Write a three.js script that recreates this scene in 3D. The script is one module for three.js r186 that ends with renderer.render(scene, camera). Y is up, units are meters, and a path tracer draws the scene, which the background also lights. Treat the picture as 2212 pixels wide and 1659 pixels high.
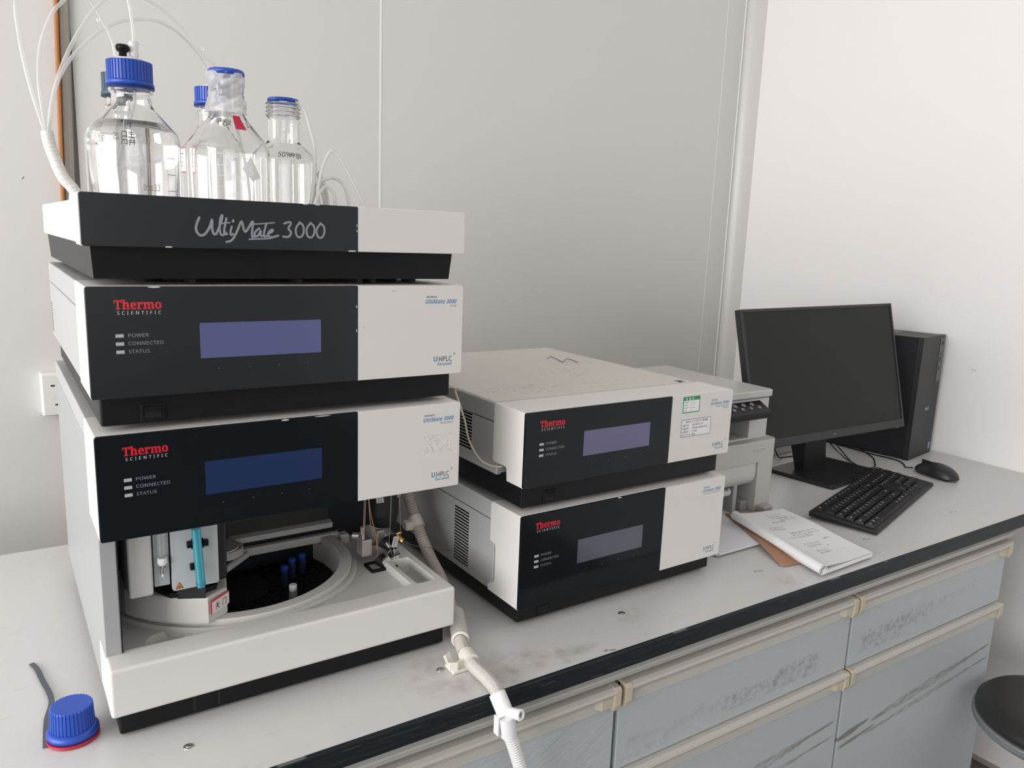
import * as THREE from 'three';
import { RoundedBoxGeometry } from 'three/addons/geometries/RoundedBoxGeometry.js';
import { mergeGeometries } from 'three/addons/utils/BufferGeometryUtils.js';
import { RectAreaLightUniformsLib } from 'three/addons/lights/RectAreaLightUniformsLib.js';
import { ADDITION, SUBTRACTION, Brush, Evaluator } from 'three-bvh-csg';

// ---------------------------------------------------------------- camera, sky, light, exposure
const T = 0.837;                                   // height of the bench top above the floor
const scene = new THREE.Scene();
const renderer = new THREE.WebGLRenderer({ antialias: true });
renderer.toneMapping = THREE.LinearToneMapping;
renderer.toneMappingExposure = 1.0;
renderer.shadowMap.enabled = true;
RectAreaLightUniformsLib.init();
const camera = new THREE.PerspectiveCamera(2 * Math.atan(1659 / 2 / 1682.09) * 180 / Math.PI, 2212 / 1659, 0.02, 40);
camera.position.set(-0.0677, T + 0.5587, 0.7337);
camera.rotation.set(-0.188, -0.5849, 0.0383, 'YXZ');
scene.background = new THREE.Color(0.80, 0.88, 1.0);          // overcast sky beyond the window
const WIN = { x: -3.3, y0: 0.95, y1: 2.55, z0: -0.95, z1: 2.9 };   // window opening in the left wall
const day = new THREE.RectAreaLight(new THREE.Color(1.0, 0.985, 0.965), 9.4, WIN.z1 - WIN.z0 - 0.12, WIN.y1 - WIN.y0 - 0.12);
day.position.set(WIN.x + 0.03, (WIN.y0 + WIN.y1) / 2, (WIN.z0 + WIN.z1) / 2);
day.lookAt(5, day.position.y, day.position.z);
scene.add(day);
const WIN2 = { x0: -2.7, x1: 0.5, y0: 0.95, y1: 2.55 };             // second window, in the wall behind the camera
const day2 = new THREE.RectAreaLight(new THREE.Color(1.0, 0.985, 0.965), 1.2, WIN2.x1 - WIN2.x0 - 0.12, WIN2.y1 - WIN2.y0 - 0.12);
day2.position.set((WIN2.x0 + WIN2.x1) / 2, (WIN2.y0 + WIN2.y1) / 2, 5.17);
day2.lookAt(day2.position.x, day2.position.y, 0);
scene.add(day2);

// ---------------------------------------------------------------- helpers
let seed = 7;
const rnd = () => { seed = (seed * 1664525 + 1013904223) >>> 0; return seed / 4294967296; };
const used = {};
function numbered(n) { used[n] = (used[n] ?? -1) + 1; return used[n] ? n + '_' + String(used[n]).padStart(3, '0') : n; }
function thing(name, label, category, p = [0, 0, 0], turn = 0, group) {
  const o = new THREE.Group(); o.name = numbered(name); o.position.set(p[0], p[1], p[2]); o.rotation.y = turn;
  o.userData = { label, category }; if (group) o.userData.group = group; scene.add(o); return o;
}
function part(parent, name, geo, m, label) {
  const o = new THREE.Mesh(geo, m); o.name = name; o.castShadow = o.receiveShadow = true;
  if (label) o.userData.label = label; parent.add(o); return o;
}
function struct(name, geo, m) { const o = part(scene, name, geo, m); o.userData.kind = 'structure'; return o; }
function solo(name, label, category, geo, m, group) {
  const o = part(scene, numbered(name), geo, m); o.userData = { label, category }; if (group) o.userData.group = group; return o;
}
const V = (a) => new THREE.Vector3(a[0], a[1], a[2]);
// box between two corners, rounded by r
function bx(x0, x1, y0, y1, z0, z1, r = 0) {
  const w = x1 - x0, h = y1 - y0, d = z1 - z0;
  const g = r > 0 ? new RoundedBoxGeometry(w, h, d, 2, Math.min(r, w / 2.01, h / 2.01, d / 2.01)) : new THREE.BoxGeometry(w, h, d);
  return g.translate((x0 + x1) / 2, (y0 + y1) / 2, (z0 + z1) / 2);
}
const merge = (l) => mergeGeometries(l.map((g) => { const n = g.index ? g.toNonIndexed() : g; for (const k of Object.keys(n.attributes)) if (!['position', 'normal', 'uv'].includes(k)) n.deleteAttribute(k); return n; }));
function cyl(r0, r1, h, x, y, z, seg = 28) { return new THREE.CylinderGeometry(r1, r0, h, seg).translate(x, y + h / 2, z); }   // r0 at the bottom
function tube(pts, r, seg = 64, rs = 8, closed = false, tension = 0.5) {
  return new THREE.TubeGeometry(new THREE.CatmullRomCurve3(pts.map(V), closed, 'centripetal', tension), seg, r, rs, closed);
}
function rod(a, b, r0, r1 = r0, seg = 16) {
  const A = V(a), B = V(b), d = B.clone().sub(A), g = new THREE.CylinderGeometry(r1, r0, d.length(), seg);
  g.applyQuaternion(new THREE.Quaternion().setFromUnitVectors(new THREE.Vector3(0, 1, 0), d.clone().normalize()));
  return g.translate((A.x + B.x) / 2, (A.y + B.y) / 2, (A.z + B.z) / 2);
}
function poly(pts) { const s = new THREE.Shape(); pts.forEach((p, i) => i ? s.lineTo(p[0], p[1]) : s.moveTo(p[0], p[1])); s.closePath(); return s; }
// profile of (z, y) points swept along x from x0 to x1
function sweepX(pts, x0, x1, bevel = 0) {
  const g = new THREE.ExtrudeGeometry(poly(pts.map(([z, y]) => [-z, y])), { depth: x1 - x0 - 2 * bevel, bevelEnabled: bevel > 0, bevelSize: bevel, bevelThickness: bevel, bevelOffset: -bevel, bevelSegments: 2, curveSegments: 8 });
  return g.rotateY(Math.PI / 2).translate(x0 + bevel, 0, 0);
}
// plan outline of (x, z) points raised from y0 to y1
function raise(pts, y0, y1, bevel = 0) {
  const g = new THREE.ExtrudeGeometry(poly(pts.map(([x, z]) => [x, -z])), { depth: y1 - y0 - 2 * bevel, bevelEnabled: bevel > 0, bevelSize: bevel, bevelThickness: bevel, bevelOffset: -bevel, bevelSegments: 2, curveSegments: 8 });
  return g.rotateX(-Math.PI / 2).translate(0, y0 + bevel, 0);
}
function rrect(w, h, r, corners = [1, 1, 1, 1]) {       // corners: bl br tr tl
  const s = new THREE.Shape(), [a, b, c, d] = corners.map((k) => Math.max(k * r, 1e-5));
  s.moveTo(a, 0); s.lineTo(w - b, 0); s.absarc(w - b, b, b, -Math.PI / 2, 0); s.lineTo(w, h - c); s.absarc(w - c, h - c, c, 0, Math.PI / 2);
  s.lineTo(d, h); s.absarc(d, h - d, d, Math.PI / 2, Math.PI); s.lineTo(0, a); s.absarc(a, a, a, Math.PI, Math.PI * 1.5); return s;
}
// flat plate w x h, d thick, front face towards +z; uv 0..1 over the front
function plate(w, h, d, r, corners, bevel = 0.0006) {
  const g = new THREE.ExtrudeGeometry(rrect(w, h, r, corners), { depth: d - bevel, bevelEnabled: true, bevelSize: bevel, bevelOffset: -bevel, bevelThickness: bevel, bevelSegments: 1, curveSegments: 6 });
  const p = g.attributes.position, uv = g.attributes.uv;
  for (let i = 0; i < p.count; i++) uv.setXY(i, p.getX(i) / w, p.getY(i) / h);
  return g.translate(0, 0, -d);
}
function canvas(w, h, draw) {
  const c = document.createElement('canvas'); c.width = w; c.height = h; const g = c.getContext('2d'); draw(g, w, h);
  const t = new THREE.CanvasTexture(c); t.colorSpace = THREE.SRGBColorSpace; t.magFilter = THREE.LinearFilter; return t;
}
const ev = new Evaluator(); ev.useGroups = false;
const brush = (g) => { const n = g.index ? g : g; const b = new Brush(n); b.updateMatrixWorld(); return b; };
function cut(base, ...tools) {
  let b = brush(base);
  for (const t of tools) b = ev.evaluate(b, brush(t), SUBTRACTION);
  return b.geometry;
}

// ---------------------------------------------------------------- materials
const lin = (r, g, b) => new THREE.Color().setRGB(r, g, b);
const std = (c, rough = 0.5, o = {}) => new THREE.MeshStandardMaterial({ color: c, roughness: rough, ...o });
const phy = (c, rough = 0.5, o = {}) => new THREE.MeshPhysicalMaterial({ color: c, roughness: rough, ...o });
const M = {
  cover: std(lin(0.74, 0.72, 0.70), 0.42),
  bodyPaint: std(lin(0.44, 0.445, 0.44), 0.45),
  trayWhite: std(lin(0.66, 0.645, 0.62), 0.5),
  black: phy(lin(0.009, 0.009, 0.010), 0.38, { specularIntensity: 0.4 }),
  blackMatte: phy(lin(0.012, 0.012, 0.013), 0.6, { specularIntensity: 0.4 }),
  navy: std(lin(0.010, 0.013, 0.018), 0.55),
  dark: std(lin(0.008, 0.008, 0.009), 0.7),
  panelBlack: phy(lin(0.010, 0.013, 0.015), 0.22, { clearcoat: 0.25, clearcoatRoughness: 0.1 }),
  led: std(lin(0.42, 0.43, 0.46), 0.5),
  glass: phy(0xffffff, 0.0, { transmission: 1, ior: 1.47, thickness: 0.003 }),
  liquid: phy(0xffffff, 0.0, { transmission: 1, ior: 1.34, thickness: 0.05 }),
  tubing: phy(lin(0.95, 0.95, 0.94), 0.25, { transmission: 0.72, thickness: 0 }),
  whitePlastic: std(lin(0.80, 0.79, 0.77), 0.4),
  softWhite: std(lin(0.78, 0.76, 0.72), 0.7),
  cream: std(lin(0.62, 0.56, 0.42), 0.45),
  capBlue: std(lin(0.018, 0.072, 0.42), 0.38),
  capTeal: std(lin(0.055, 0.105, 0.14), 0.5),
  red: std(lin(0.50, 0.015, 0.045), 0.4),
  steel: std(lin(0.62, 0.61, 0.60), 0.3, { metalness: 1 }),
  gold: std(lin(0.85, 0.55, 0.18), 0.3, { metalness: 1 }),
  copper: std(lin(0.50, 0.24, 0.08), 0.4),
  teal: std(lin(0.10, 0.48, 0.60), 0.3, { metalness: 0.6 }),
};

// ---------------------------------------------------------------- lettering helpers
const TXT = (g, s, x, y, size, color, font = 'sans-serif', o = {}) => {
  g.save(); g.fillStyle = color; g.translate(x, y); g.transform(o.sx ?? 1, 0, o.slant ? -o.slant : 0, 1, 0, 0);
  g.font = (o.bold ? 'bold ' : '') + size + 'px ' + font; g.textBaseline = 'alphabetic'; g.textAlign = o.align ?? 'left';
  if (o.gap) { let p = 0; for (const ch of s) { g.fillText(ch, p, 0); p += g.measureText(ch).width + o.gap; } } else g.fillText(s, 0, 0);
  if (o.weight) { g.strokeStyle = color; g.lineWidth = o.weight; g.strokeText(s, 0, 0); }
  g.restore();
};
const fitW = (g, s, size, font, bold) => { g.font = (bold ? 'bold ' : '') + size + 'px ' + font; return g.measureText(s).width; };
// strokes of a few Chinese characters on a 10 x 10 square, y down
const HAN = {
  yi: [[[1, 1], [8, 1], [2, 7], [2, 9], [9, 9], [9.5, 7]]],
  jing: [[[1, 1], [1, 8], [0, 10]], [[1, 1], [4, 1], [4, 10], [3, 9]], [[1, 4], [4, 4]], [[1, 6.5], [4, 6.5]], [[5.5, 1.5], [9.5, 1.5]], [[7.5, 0], [7.5, 4.5]], [[5.8, 3], [9.2, 3]], [[5, 4.6], [10, 4.6]], [[6, 5.5], [6, 10]], [[6, 5.5], [9, 5.5], [9, 10]], [[6, 7], [9, 7]], [[6, 8.5], [9, 8.5]]],
  jia: [[[2, 1], [8, 1], [8, 6], [2, 6], [2, 1]], [[2, 3.5], [8, 3.5]], [[5, 1], [5, 10]]],
  chun: [[[0, 1], [5, 1]], [[0.5, 3], [4.5, 3], [4.5, 10], [0.5, 10], [0.5, 3]], [[1.8, 1], [1.8, 6]], [[3.2, 1], [3.2, 6]], [[0.5, 8], [4.5, 8]], [[7.5, 0], [7.5, 1.5]], [[5.5, 1.8], [10, 1.8]], [[6.2, 3], [9, 3], [9, 5], [6.2, 5], [6.2, 3]], [[6, 6.2], [9.2, 6.2], [7.8, 7.5], [7.8, 10]], [[5.3, 8], [10, 8]]],
  suan: [[[0, 1], [5, 1]], [[0.5, 3], [4.5, 3], [4.5, 10], [0.5, 10], [0.5, 3]], [[1.8, 1], [1.8, 6]], [[3.2, 1], [3.2, 6]], [[0.5, 8], [4.5, 8]], [[7, 0], [6, 2.5], [9, 2.3]], [[8.5, 1], [9.5, 3]], [[7, 3], [5.5, 5]], [[8.5, 3], [10, 5]], [[7.5, 4.5], [5.5, 8]], [[7, 5.8], [9, 5.8], [5.5, 10]], [[6.5, 7], [10, 10]]],
  shui: [[[5, 0], [5, 10], [4, 9]], [[1, 3], [4, 3], [1, 8]], [[9, 2], [6, 4]], [[5.5, 4], [9.5, 9]]],
  guan: [[[3, 0], [4, 2]], [[7, 0], [6, 2]], [[2, 3], [8, 3]], [[1, 5.5], [9, 5.5]], [[5, 3], [5, 6], [1, 10]], [[5, 6], [9, 10]]],
  men: [[[1.5, 0], [2.5, 1.5]], [[1.5, 2.5], [1.5, 10]], [[4, 1], [9, 1], [9, 10], [7.5, 9]]],
  xiao: [[[0, 3], [4, 3]], [[2, 0], [2, 10]], [[2, 3], [0, 7]], [[2, 4], [4, 6]], [[7, 0], [7, 1.5]], [[5, 2], [10, 2]], [[6.5, 3], [5, 5]], [[8.5, 3], [10, 5]], [[9, 5], [5, 10]], [[6, 6], [10, 10]]],
  zhun: [[[0, 2], [1, 3]], [[0, 9], [2, 5]], [[5, 0], [3, 4]], [[4, 3], [4, 10]], [[7, 0], [7.5, 2]], [[4, 3], [10, 3]], [[4, 5.5], [9.5, 5.5]], [[4, 8], [9.5, 8]], [[4, 10], [10, 10]], [[7, 3], [7, 10]]],
  zheng: [[[1, 0], [2, 1.5]], [[0, 4], [2, 4], [2, 9], [3, 8]], [[4, 1], [10, 1]], [[7, 1], [7, 10]], [[7, 5], [10, 5]], [[5, 4], [5, 10]], [[4, 10], [10, 10]]],
  yiq: [[[2, 0], [0, 4]], [[1, 3], [1, 10]], [[6, 0], [7, 2]], [[4, 2], [8, 8], [10, 10]], [[9, 2], [6, 8], [3, 10]]],
  qi: [[[1, 0], [4, 0], [4, 3], [1, 3], [1, 0]], [[6, 0], [9, 0], [9, 3], [6, 3], [6, 0]], [[0, 5], [10, 5]], [[5, 3], [2, 7]], [[5, 5], [8, 7]], [[1, 7], [4, 7], [4, 10], [1, 10], [1, 7]], [[6, 7], [9, 7], [9, 10], [6, 10], [6, 7]]],
  ming: [[[5, 0], [1, 4]], [[4, 2], [8, 2], [2, 8]], [[4, 6], [9, 6], [9, 10], [4, 10], [4, 6]]],
  cheng: [[[4, 0], [1, 1.5]], [[0, 3], [5, 3]], [[2.5, 1], [2.5, 10]], [[2.5, 4], [0, 7]], [[7, 0], [5.5, 4]], [[6.5, 2.5], [10, 2.5]], [[7.8, 2.5], [7.8, 10]], [[6.5, 5], [5.5, 8]], [[9, 5], [10, 8]]],
  xing: [[[0, 1], [5, 1]], [[0, 3.5], [5, 3.5]], [[1.5, 1], [0.5, 6]], [[3.8, 1], [3.8, 6]], [[7, 1], [7, 5]], [[9, 0], [9, 6]], [[2, 7.5], [8, 7.5]], [[5, 6], [5, 10]], [[0, 10], [10, 10]]],
  hao: [[[2, 0], [8, 0], [8, 3], [2, 3], [2, 0]], [[0, 5], [10, 5]], [[4, 5], [3, 7], [8, 7], [7, 10], [5.5, 9.5]]],
  bian: [[[3, 0], [1, 3], [3, 3], [1, 6], [4, 5.5]], [[0, 9], [4, 8]], [[7, 0], [7.5, 1.5]], [[5, 2], [10, 2], [10, 4.5], [5, 4.5]], [[5, 2], [4.5, 10]], [[6, 6], [10, 6], [10, 10]], [[7.3, 6], [7.3, 10]], [[8.7, 6], [8.7, 10]], [[6, 6], [6, 10]]],
};
function han(g, key, x, y, s, lw, color, wobble = 0) {
  g.strokeStyle = color; g.lineWidth = lw; g.lineCap = 'round'; g.lineJoin = 'round';
  for (const st of HAN[key]) { g.beginPath(); st.forEach(([a, b], i) => { const px = x + (a + (rnd() - 0.5) * wobble) * s / 10, py = y + (b + (rnd() - 0.5) * wobble) * s / 10; i ? g.lineTo(px, py) : g.moveTo(px, py); }); g.stroke(); }
}

// ---------------------------------------------------------------- room
const ZB = -1.215, XR = 2.14, XL = WIN.x, ZF = 5.2, YC = 2.85;
{
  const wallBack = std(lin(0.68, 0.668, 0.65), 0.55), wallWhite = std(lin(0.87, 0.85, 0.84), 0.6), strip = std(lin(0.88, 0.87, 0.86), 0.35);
  const seamM = std(lin(0.86, 0.85, 0.84), 0.4);
  const wb = new THREE.Group(); wb.name = 'wall_back'; wb.userData.kind = 'structure'; scene.add(wb);
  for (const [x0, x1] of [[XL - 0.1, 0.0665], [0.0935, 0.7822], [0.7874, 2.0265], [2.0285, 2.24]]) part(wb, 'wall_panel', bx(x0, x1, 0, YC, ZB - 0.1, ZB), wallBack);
  part(wb, 'panel_joint', bx(0.0665, 0.0935, 0, YC, ZB - 0.1, ZB - 0.004), std(lin(0.30, 0.28, 0.255), 0.6));
  part(wb, 'joint_strip', bx(0.7822, 0.7874, 0, YC, ZB - 0.1, ZB + 0.0008), seamM);
  part(wb, 'joint_strip', bx(2.0265, 2.0285, 0, YC, ZB - 0.1, ZB + 0.0006), seamM);
  // right wall, floor, ceiling
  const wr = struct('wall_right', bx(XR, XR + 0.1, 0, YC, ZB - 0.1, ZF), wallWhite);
  part(wr, 'wall_mark', tube([[XR - 0.0002, T + 0.2445, -0.318], [XR - 0.0004, T + 0.2470, -0.322], [XR - 0.0002, T + 0.2462, -0.331]], 0.0006, 10, 5), std(lin(0.25, 0.23, 0.22), 0.7));
  part(wb, 'wall_mark', tube([[-0.013, T + 0.636, ZB + 0.0003], [-0.0105, T + 0.638, ZB + 0.0004], [-0.0095, T + 0.641, ZB + 0.0003]], 0.0007, 10, 5), std(lin(0.2, 0.19, 0.18), 0.7));
  struct('floor', bx(XL - 0.1, XR + 0.1, -0.1, 0, ZB - 0.1, ZF + 0.1), std(lin(0.10, 0.095, 0.09), 0.5));
  struct('ceiling', bx(XL - 0.1, XR + 0.1, YC, YC + 0.1, ZB - 0.1, ZF + 0.1), wallWhite);
  const wf = new THREE.Group(); wf.name = 'wall_front'; wf.userData.kind = 'structure'; scene.add(wf);
  const wfm = std(lin(0.45, 0.44, 0.43), 0.7);
  for (const [a, b, c, d] of [[XL - 0.1, XR + 0.1, 0, WIN2.y0], [XL - 0.1, XR + 0.1, WIN2.y1, YC], [XL - 0.1, WIN2.x0, WIN2.y0, WIN2.y1], [WIN2.x1, XR + 0.1, WIN2.y0, WIN2.y1]]) part(wf, 'wall_panel', bx(a, b, c, d, ZF, ZF + 0.1), wfm);
  struct('baseboard_right', bx(XR - 0.008, XR, 0, 0.012, ZB, ZF), std(lin(0.40, 0.36, 0.32), 0.5));
  const wl = new THREE.Group(); wl.name = 'wall_left'; wl.userData.kind = 'structure'; scene.add(wl);
  part(wl, 'wall_panel', bx(XL - 0.1, XL, 0, WIN.y0, ZB, ZF), wallWhite); part(wl, 'wall_panel', bx(XL - 0.1, XL, WIN.y1, YC, ZB, ZF), wallWhite);
  part(wl, 'wall_panel', bx(XL - 0.1, XL, WIN.y0, WIN.y1, ZB, WIN.z0), wallWhite); part(wl, 'wall_panel', bx(XL - 0.1, XL, WIN.y0, WIN.y1, WIN.z1, ZF), wallWhite);
  // window in the left wall
  const w = new THREE.Group(); w.name = 'window_1'; w.userData.kind = 'structure'; scene.add(w);
  const fm = std(lin(0.82, 0.82, 0.82), 0.4), gm = phy(0xffffff, 0, { transmission: 1, thickness: 0, ior: 1.5 });
  const n = 3, dz = (WIN.z1 - WIN.z0) / n;
  for (let i = 0; i <= n; i++) { const z = WIN.z0 + i * dz; part(w, 'window_frame', bx(XL - 0.07, XL - 0.01, WIN.y0, WIN.y1, Math.max(z - 0.025, WIN.z0), Math.min(z + 0.025, WIN.z1)), fm); }
  for (const y of [WIN.y0, WIN.y1 - 0.05]) part(w, 'window_frame', bx(XL - 0.07, XL - 0.01, y, y + 0.05, WIN.z0, WIN.z1), fm);
  for (let i = 0; i < n; i++) part(w, 'pane', bx(XL - 0.045, XL - 0.041, WIN.y0 + 0.05, WIN.y1 - 0.05, WIN.z0 + i * dz + 0.025, WIN.z0 + (i + 1) * dz - 0.025), gm);
  part(w, 'window_sill', bx(XL, XL + 0.02, WIN.y0 - 0.04, WIN.y0 - 0.005, WIN.z0 - 0.05, WIN.z1 + 0.05, 0.005), fm);
  const w2 = new THREE.Group(); w2.name = 'window_2'; w2.userData.kind = 'structure'; scene.add(w2);
  const dx = (WIN2.x1 - WIN2.x0) / n;
  for (let i = 0; i <= n; i++) { const x = WIN2.x0 + i * dx; part(w2, 'window_frame', bx(Math.max(x - 0.025, WIN2.x0), Math.min(x + 0.025, WIN2.x1), WIN2.y0, WIN2.y1, ZF + 0.01, ZF + 0.07), fm); }
  for (const y of [WIN2.y0, WIN2.y1 - 0.05]) part(w2, 'window_frame', bx(WIN2.x0, WIN2.x1, y, y + 0.05, ZF + 0.01, ZF + 0.07), fm);
  for (let i = 0; i < n; i++) part(w2, 'pane', bx(WIN2.x0 + i * dx + 0.025, WIN2.x0 + (i + 1) * dx - 0.025, WIN2.y0 + 0.05, WIN2.y1 - 0.05, ZF + 0.041, ZF + 0.045), gm);
  // hollow corner moulding
  const arc = []; for (let i = 0; i <= 14; i++) { const a = Math.PI / 2 * i / 14; arc.push([2.112 + 0.028 * Math.sin(a), -1.147 - 0.068 * Math.cos(a)]); }
  struct('trim_1', raise([...arc, [2.1399, -1.2149]], 0, YC), std(lin(0.62, 0.605, 0.59), 0.32));
  struct('trim_2', bx(2.1105, 2.1135, 0, YC, ZB - 0.001, ZB + 0.003), strip);
  // brown timber edge with a grey profile on the back wall
  const k = new THREE.Group(); k.name = 'trim_3'; k.userData.kind = 'structure'; scene.add(k);
  const lean = -0.028;                                  // it leans a little
  const wood = canvas(64, 1024, (g, W, H) => { g.fillStyle = '#b0743f'; g.fillRect(0, 0, W, H); for (let i = 0; i < 260; i++) { g.fillStyle = `rgba(${rnd() < 0.5 ? '120,70,30' : '214,150,98'},${0.1 + rnd() * 0.3})`; g.fillRect(rnd() * W, rnd() * H, 1 + rnd() * 5, 20 + rnd() * 160); } });
  const grey = canvas(64, 1024, (g, W, H) => { g.fillStyle = '#8d867c'; g.fillRect(0, 0, W, H); for (let i = 0; i < 200; i++) { g.fillStyle = `rgba(${rnd() < 0.5 ? '110,104,96' : '168,162,154'},${0.1 + rnd() * 0.3})`; g.fillRect(rnd() * W, rnd() * H, 1 + rnd() * 6, 10 + rnd() * 120); } });
  const tilt = (g) => { const p = g.attributes.position; for (let i = 0; i < p.count; i++) p.setX(i, p.getX(i) + (p.getY(i) - (T + 0.6)) * -lean); g.computeVertexNormals(); return g; };
  part(k, 'timber_edge', tilt(bx(0.0545, 0.0625, 0, YC, ZB + 0.0005, ZB + 0.014, 0.003)), std(0xffffff, 0.5, { map: wood }), 'orange brown timber strip');
  part(k, 'metal_profile', tilt(bx(0.0628, 0.083, 0, YC, ZB + 0.0005, ZB + 0.010, 0.003)), std(0xffffff, 0.45, { map: grey }), 'grey profile beside the timber');
}
// socket outlet low on the wall
{
  const o = thing('wall_socket', 'white square wall socket behind the left instrument tower', 'socket', [0.036, T + 0.184, ZB]);
  const holes = merge([[-0.022, 0.02], [0.022, 0.02], [-0.016, -0.022], [0.016, -0.022]].map(([x, y]) => bx(x - 0.004, x + 0.004, y - 0.002, y + 0.002, 0.010, 0.05)));
  part(o, 'box', cut(bx(-0.045, 0.045, -0.047, 0.047, 0, 0.03, 0.004), holes), M.whitePlastic);
  part(o, 'faceplate', cut(bx(-0.043, 0.043, -0.0455, 0.0455, 0.030, 0.036, 0.003), holes), M.whitePlastic);
}

// ---------------------------------------------------------------- bench
const benchMap = canvas(2048, 512, (g, W, H) => {           // 3.44 m x 0.754 m; x right, y towards the front
  g.fillStyle = '#cfcecd'; g.fillRect(0, 0, W, H);
  for (let i = 0; i < 2600; i++) { g.fillStyle = rnd() < 0.5 ? 'rgba(192,191,189,0.25)' : 'rgba(214,213,212,0.25)'; g.fillRect(rnd() * W, rnd() * H, 2 + rnd() * 8, 1 + rnd() * 3); }
  const X = (x) => (x + 1.3) / 3.44 * W, Y = (z) => (z + 0.754) / 0.754 * H;
  const smear = (x, z, rx, rz, n, c) => { for (let i = 0; i < n; i++) { const a = rnd() * 6.28, r = Math.sqrt(rnd()); g.fillStyle = `rgba(${c},${0.018 + rnd() * 0.034})`; g.beginPath(); g.ellipse(X(x + rx * r * Math.cos(a)), Y(z + rz * r * Math.sin(a)), 3 + rnd() * 12, 2 + rnd() * 6, rnd() * 3, 0, 6.3); g.fill(); } };
  smear(0.38, -0.07, 0.05, 0.05, 60, '120,100,88'); smear(0.46, -0.05, 0.05, 0.035, 60, '110,100,96'); smear(0.54, -0.035, 0.05, 0.012, 26, '100,92,86'); smear(0.70, -0.08, 0.03, 0.02, 14, '120,112,104'); smear(1.02, -0.04, 0.05, 0.012, 12, '140,120,112');
  g.strokeStyle = 'rgba(60,56,52,0.8)'; g.lineWidth = 1.2;
  for (const [x, z] of [[1.002, -0.087], [1.318, -0.084], [1.6455, -0.087], [0.60, -0.01], [-0.20, -0.66]]) { g.beginPath(); g.arc(X(x), Y(z), 2.2, 3.4, 5.9); g.stroke(); g.beginPath(); g.moveTo(X(x) + 3, Y(z)); g.lineTo(X(x) + 8, Y(z) + 1); g.stroke(); }
});
{
  const o = thing('worktop', 'pale grey laminate worktop with black scuffed front edge carrying the instruments', 'worktop', [0, T, 0]);
  const g = bx(-1.3, XR - 0.001, -0.028, 0, -0.754, -0.004);
  { const p = g.attributes.position, uv = g.attributes.uv; for (let i = 0; i < p.count; i++) uv.setXY(i, (p.getX(i) + 1.3) / 3.44, 1 - (p.getZ(i) + 0.754) / 0.754); }
  part(o, 'laminate_top', g, phy(0xffffff, 0.30, { map: benchMap }));
  const edgeMap = canvas(2048, 64, (c, W, H) => {
    c.fillStyle = '#1c2226'; c.fillRect(0, 0, W, H);
    for (let i = 0; i < 900; i++) { c.fillStyle = `rgba(${rnd() < 0.6 ? '70,80,82' : '20,22,26'},${0.1 + rnd() * 0.25})`; c.fillRect(rnd() * W, rnd() * H, 4 + rnd() * 40, 1 + rnd() * 3); }
    for (let i = 0; i < 26; i++) { c.fillStyle = 'rgba(150,152,148,0.6)'; c.fillRect(rnd() * W, rnd() < 0.6 ? 0 : rnd() * H, 3 + rnd() * 16, 1.5); }
  });
  const e = sweepX([[-0.0045, -0.028], [-0.001, -0.028], [0, -0.0265], [0.0005, -0.002], [-0.0008, 0.0003], [-0.0045, 0.0003]], -1.3, XR - 0.001);
  { const p = e.attributes.position, uv = e.attributes.uv; for (let i = 0; i < p.count; i++) uv.setXY(i, (p.getX(i) + 1.3) / 3.44, (p.getY(i) + 0.028) / 0.0283); }
  part(o, 'edge_band', e, phy(0xffffff, 0.5, { map: edgeMap, specularIntensity: 0.5 }), 'black scuffed edge band');
  part(o, 'front_rail', bx(-1.3, 1.772, -0.052, -0.028, -0.05, -0.013), std(lin(0.40, 0.40, 0.385), 0.5));
  part(o, 'rail_lip', sweepX([[-0.0135, -0.043], [-0.008, -0.043], [-0.008, -0.040], [-0.0135, -0.038]], -1.3, 1.772), std(lin(0.46, 0.455, 0.43), 0.4));
  part(o, 'support_panel', bx(-1.3, -1.27, -T, -0.028, -0.74, -0.03), M.bodyPaint);
  part(o, 'support_panel', bx(-0.53, 0.055, -T + 0.1, -0.055, -0.5, -0.46), M.bodyPaint);
  for (const x of [0.069, 0.378, 0.691]) {
    const s = part(o, 'screw', merge([cyl(0.0056, 0.0050, 0.0007, x, 0, x === 0.691 ? -0.0853 : -0.0823, 20), cyl(0.0030, 0.0024, 0.0007, x, 0.0006, x === 0.691 ? -0.0853 : -0.0823, 12)]), M.steel, 'small steel screw head');
    part(s, 'slot', bx(x - 0.0018, x + 0.0018, 0.0010, 0.0014, -0.0826 - (x === 0.691 ? 0.003 : 0), -0.0820 - (x === 0.691 ? 0.003 : 0)), M.dark);
  }
}
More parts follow.
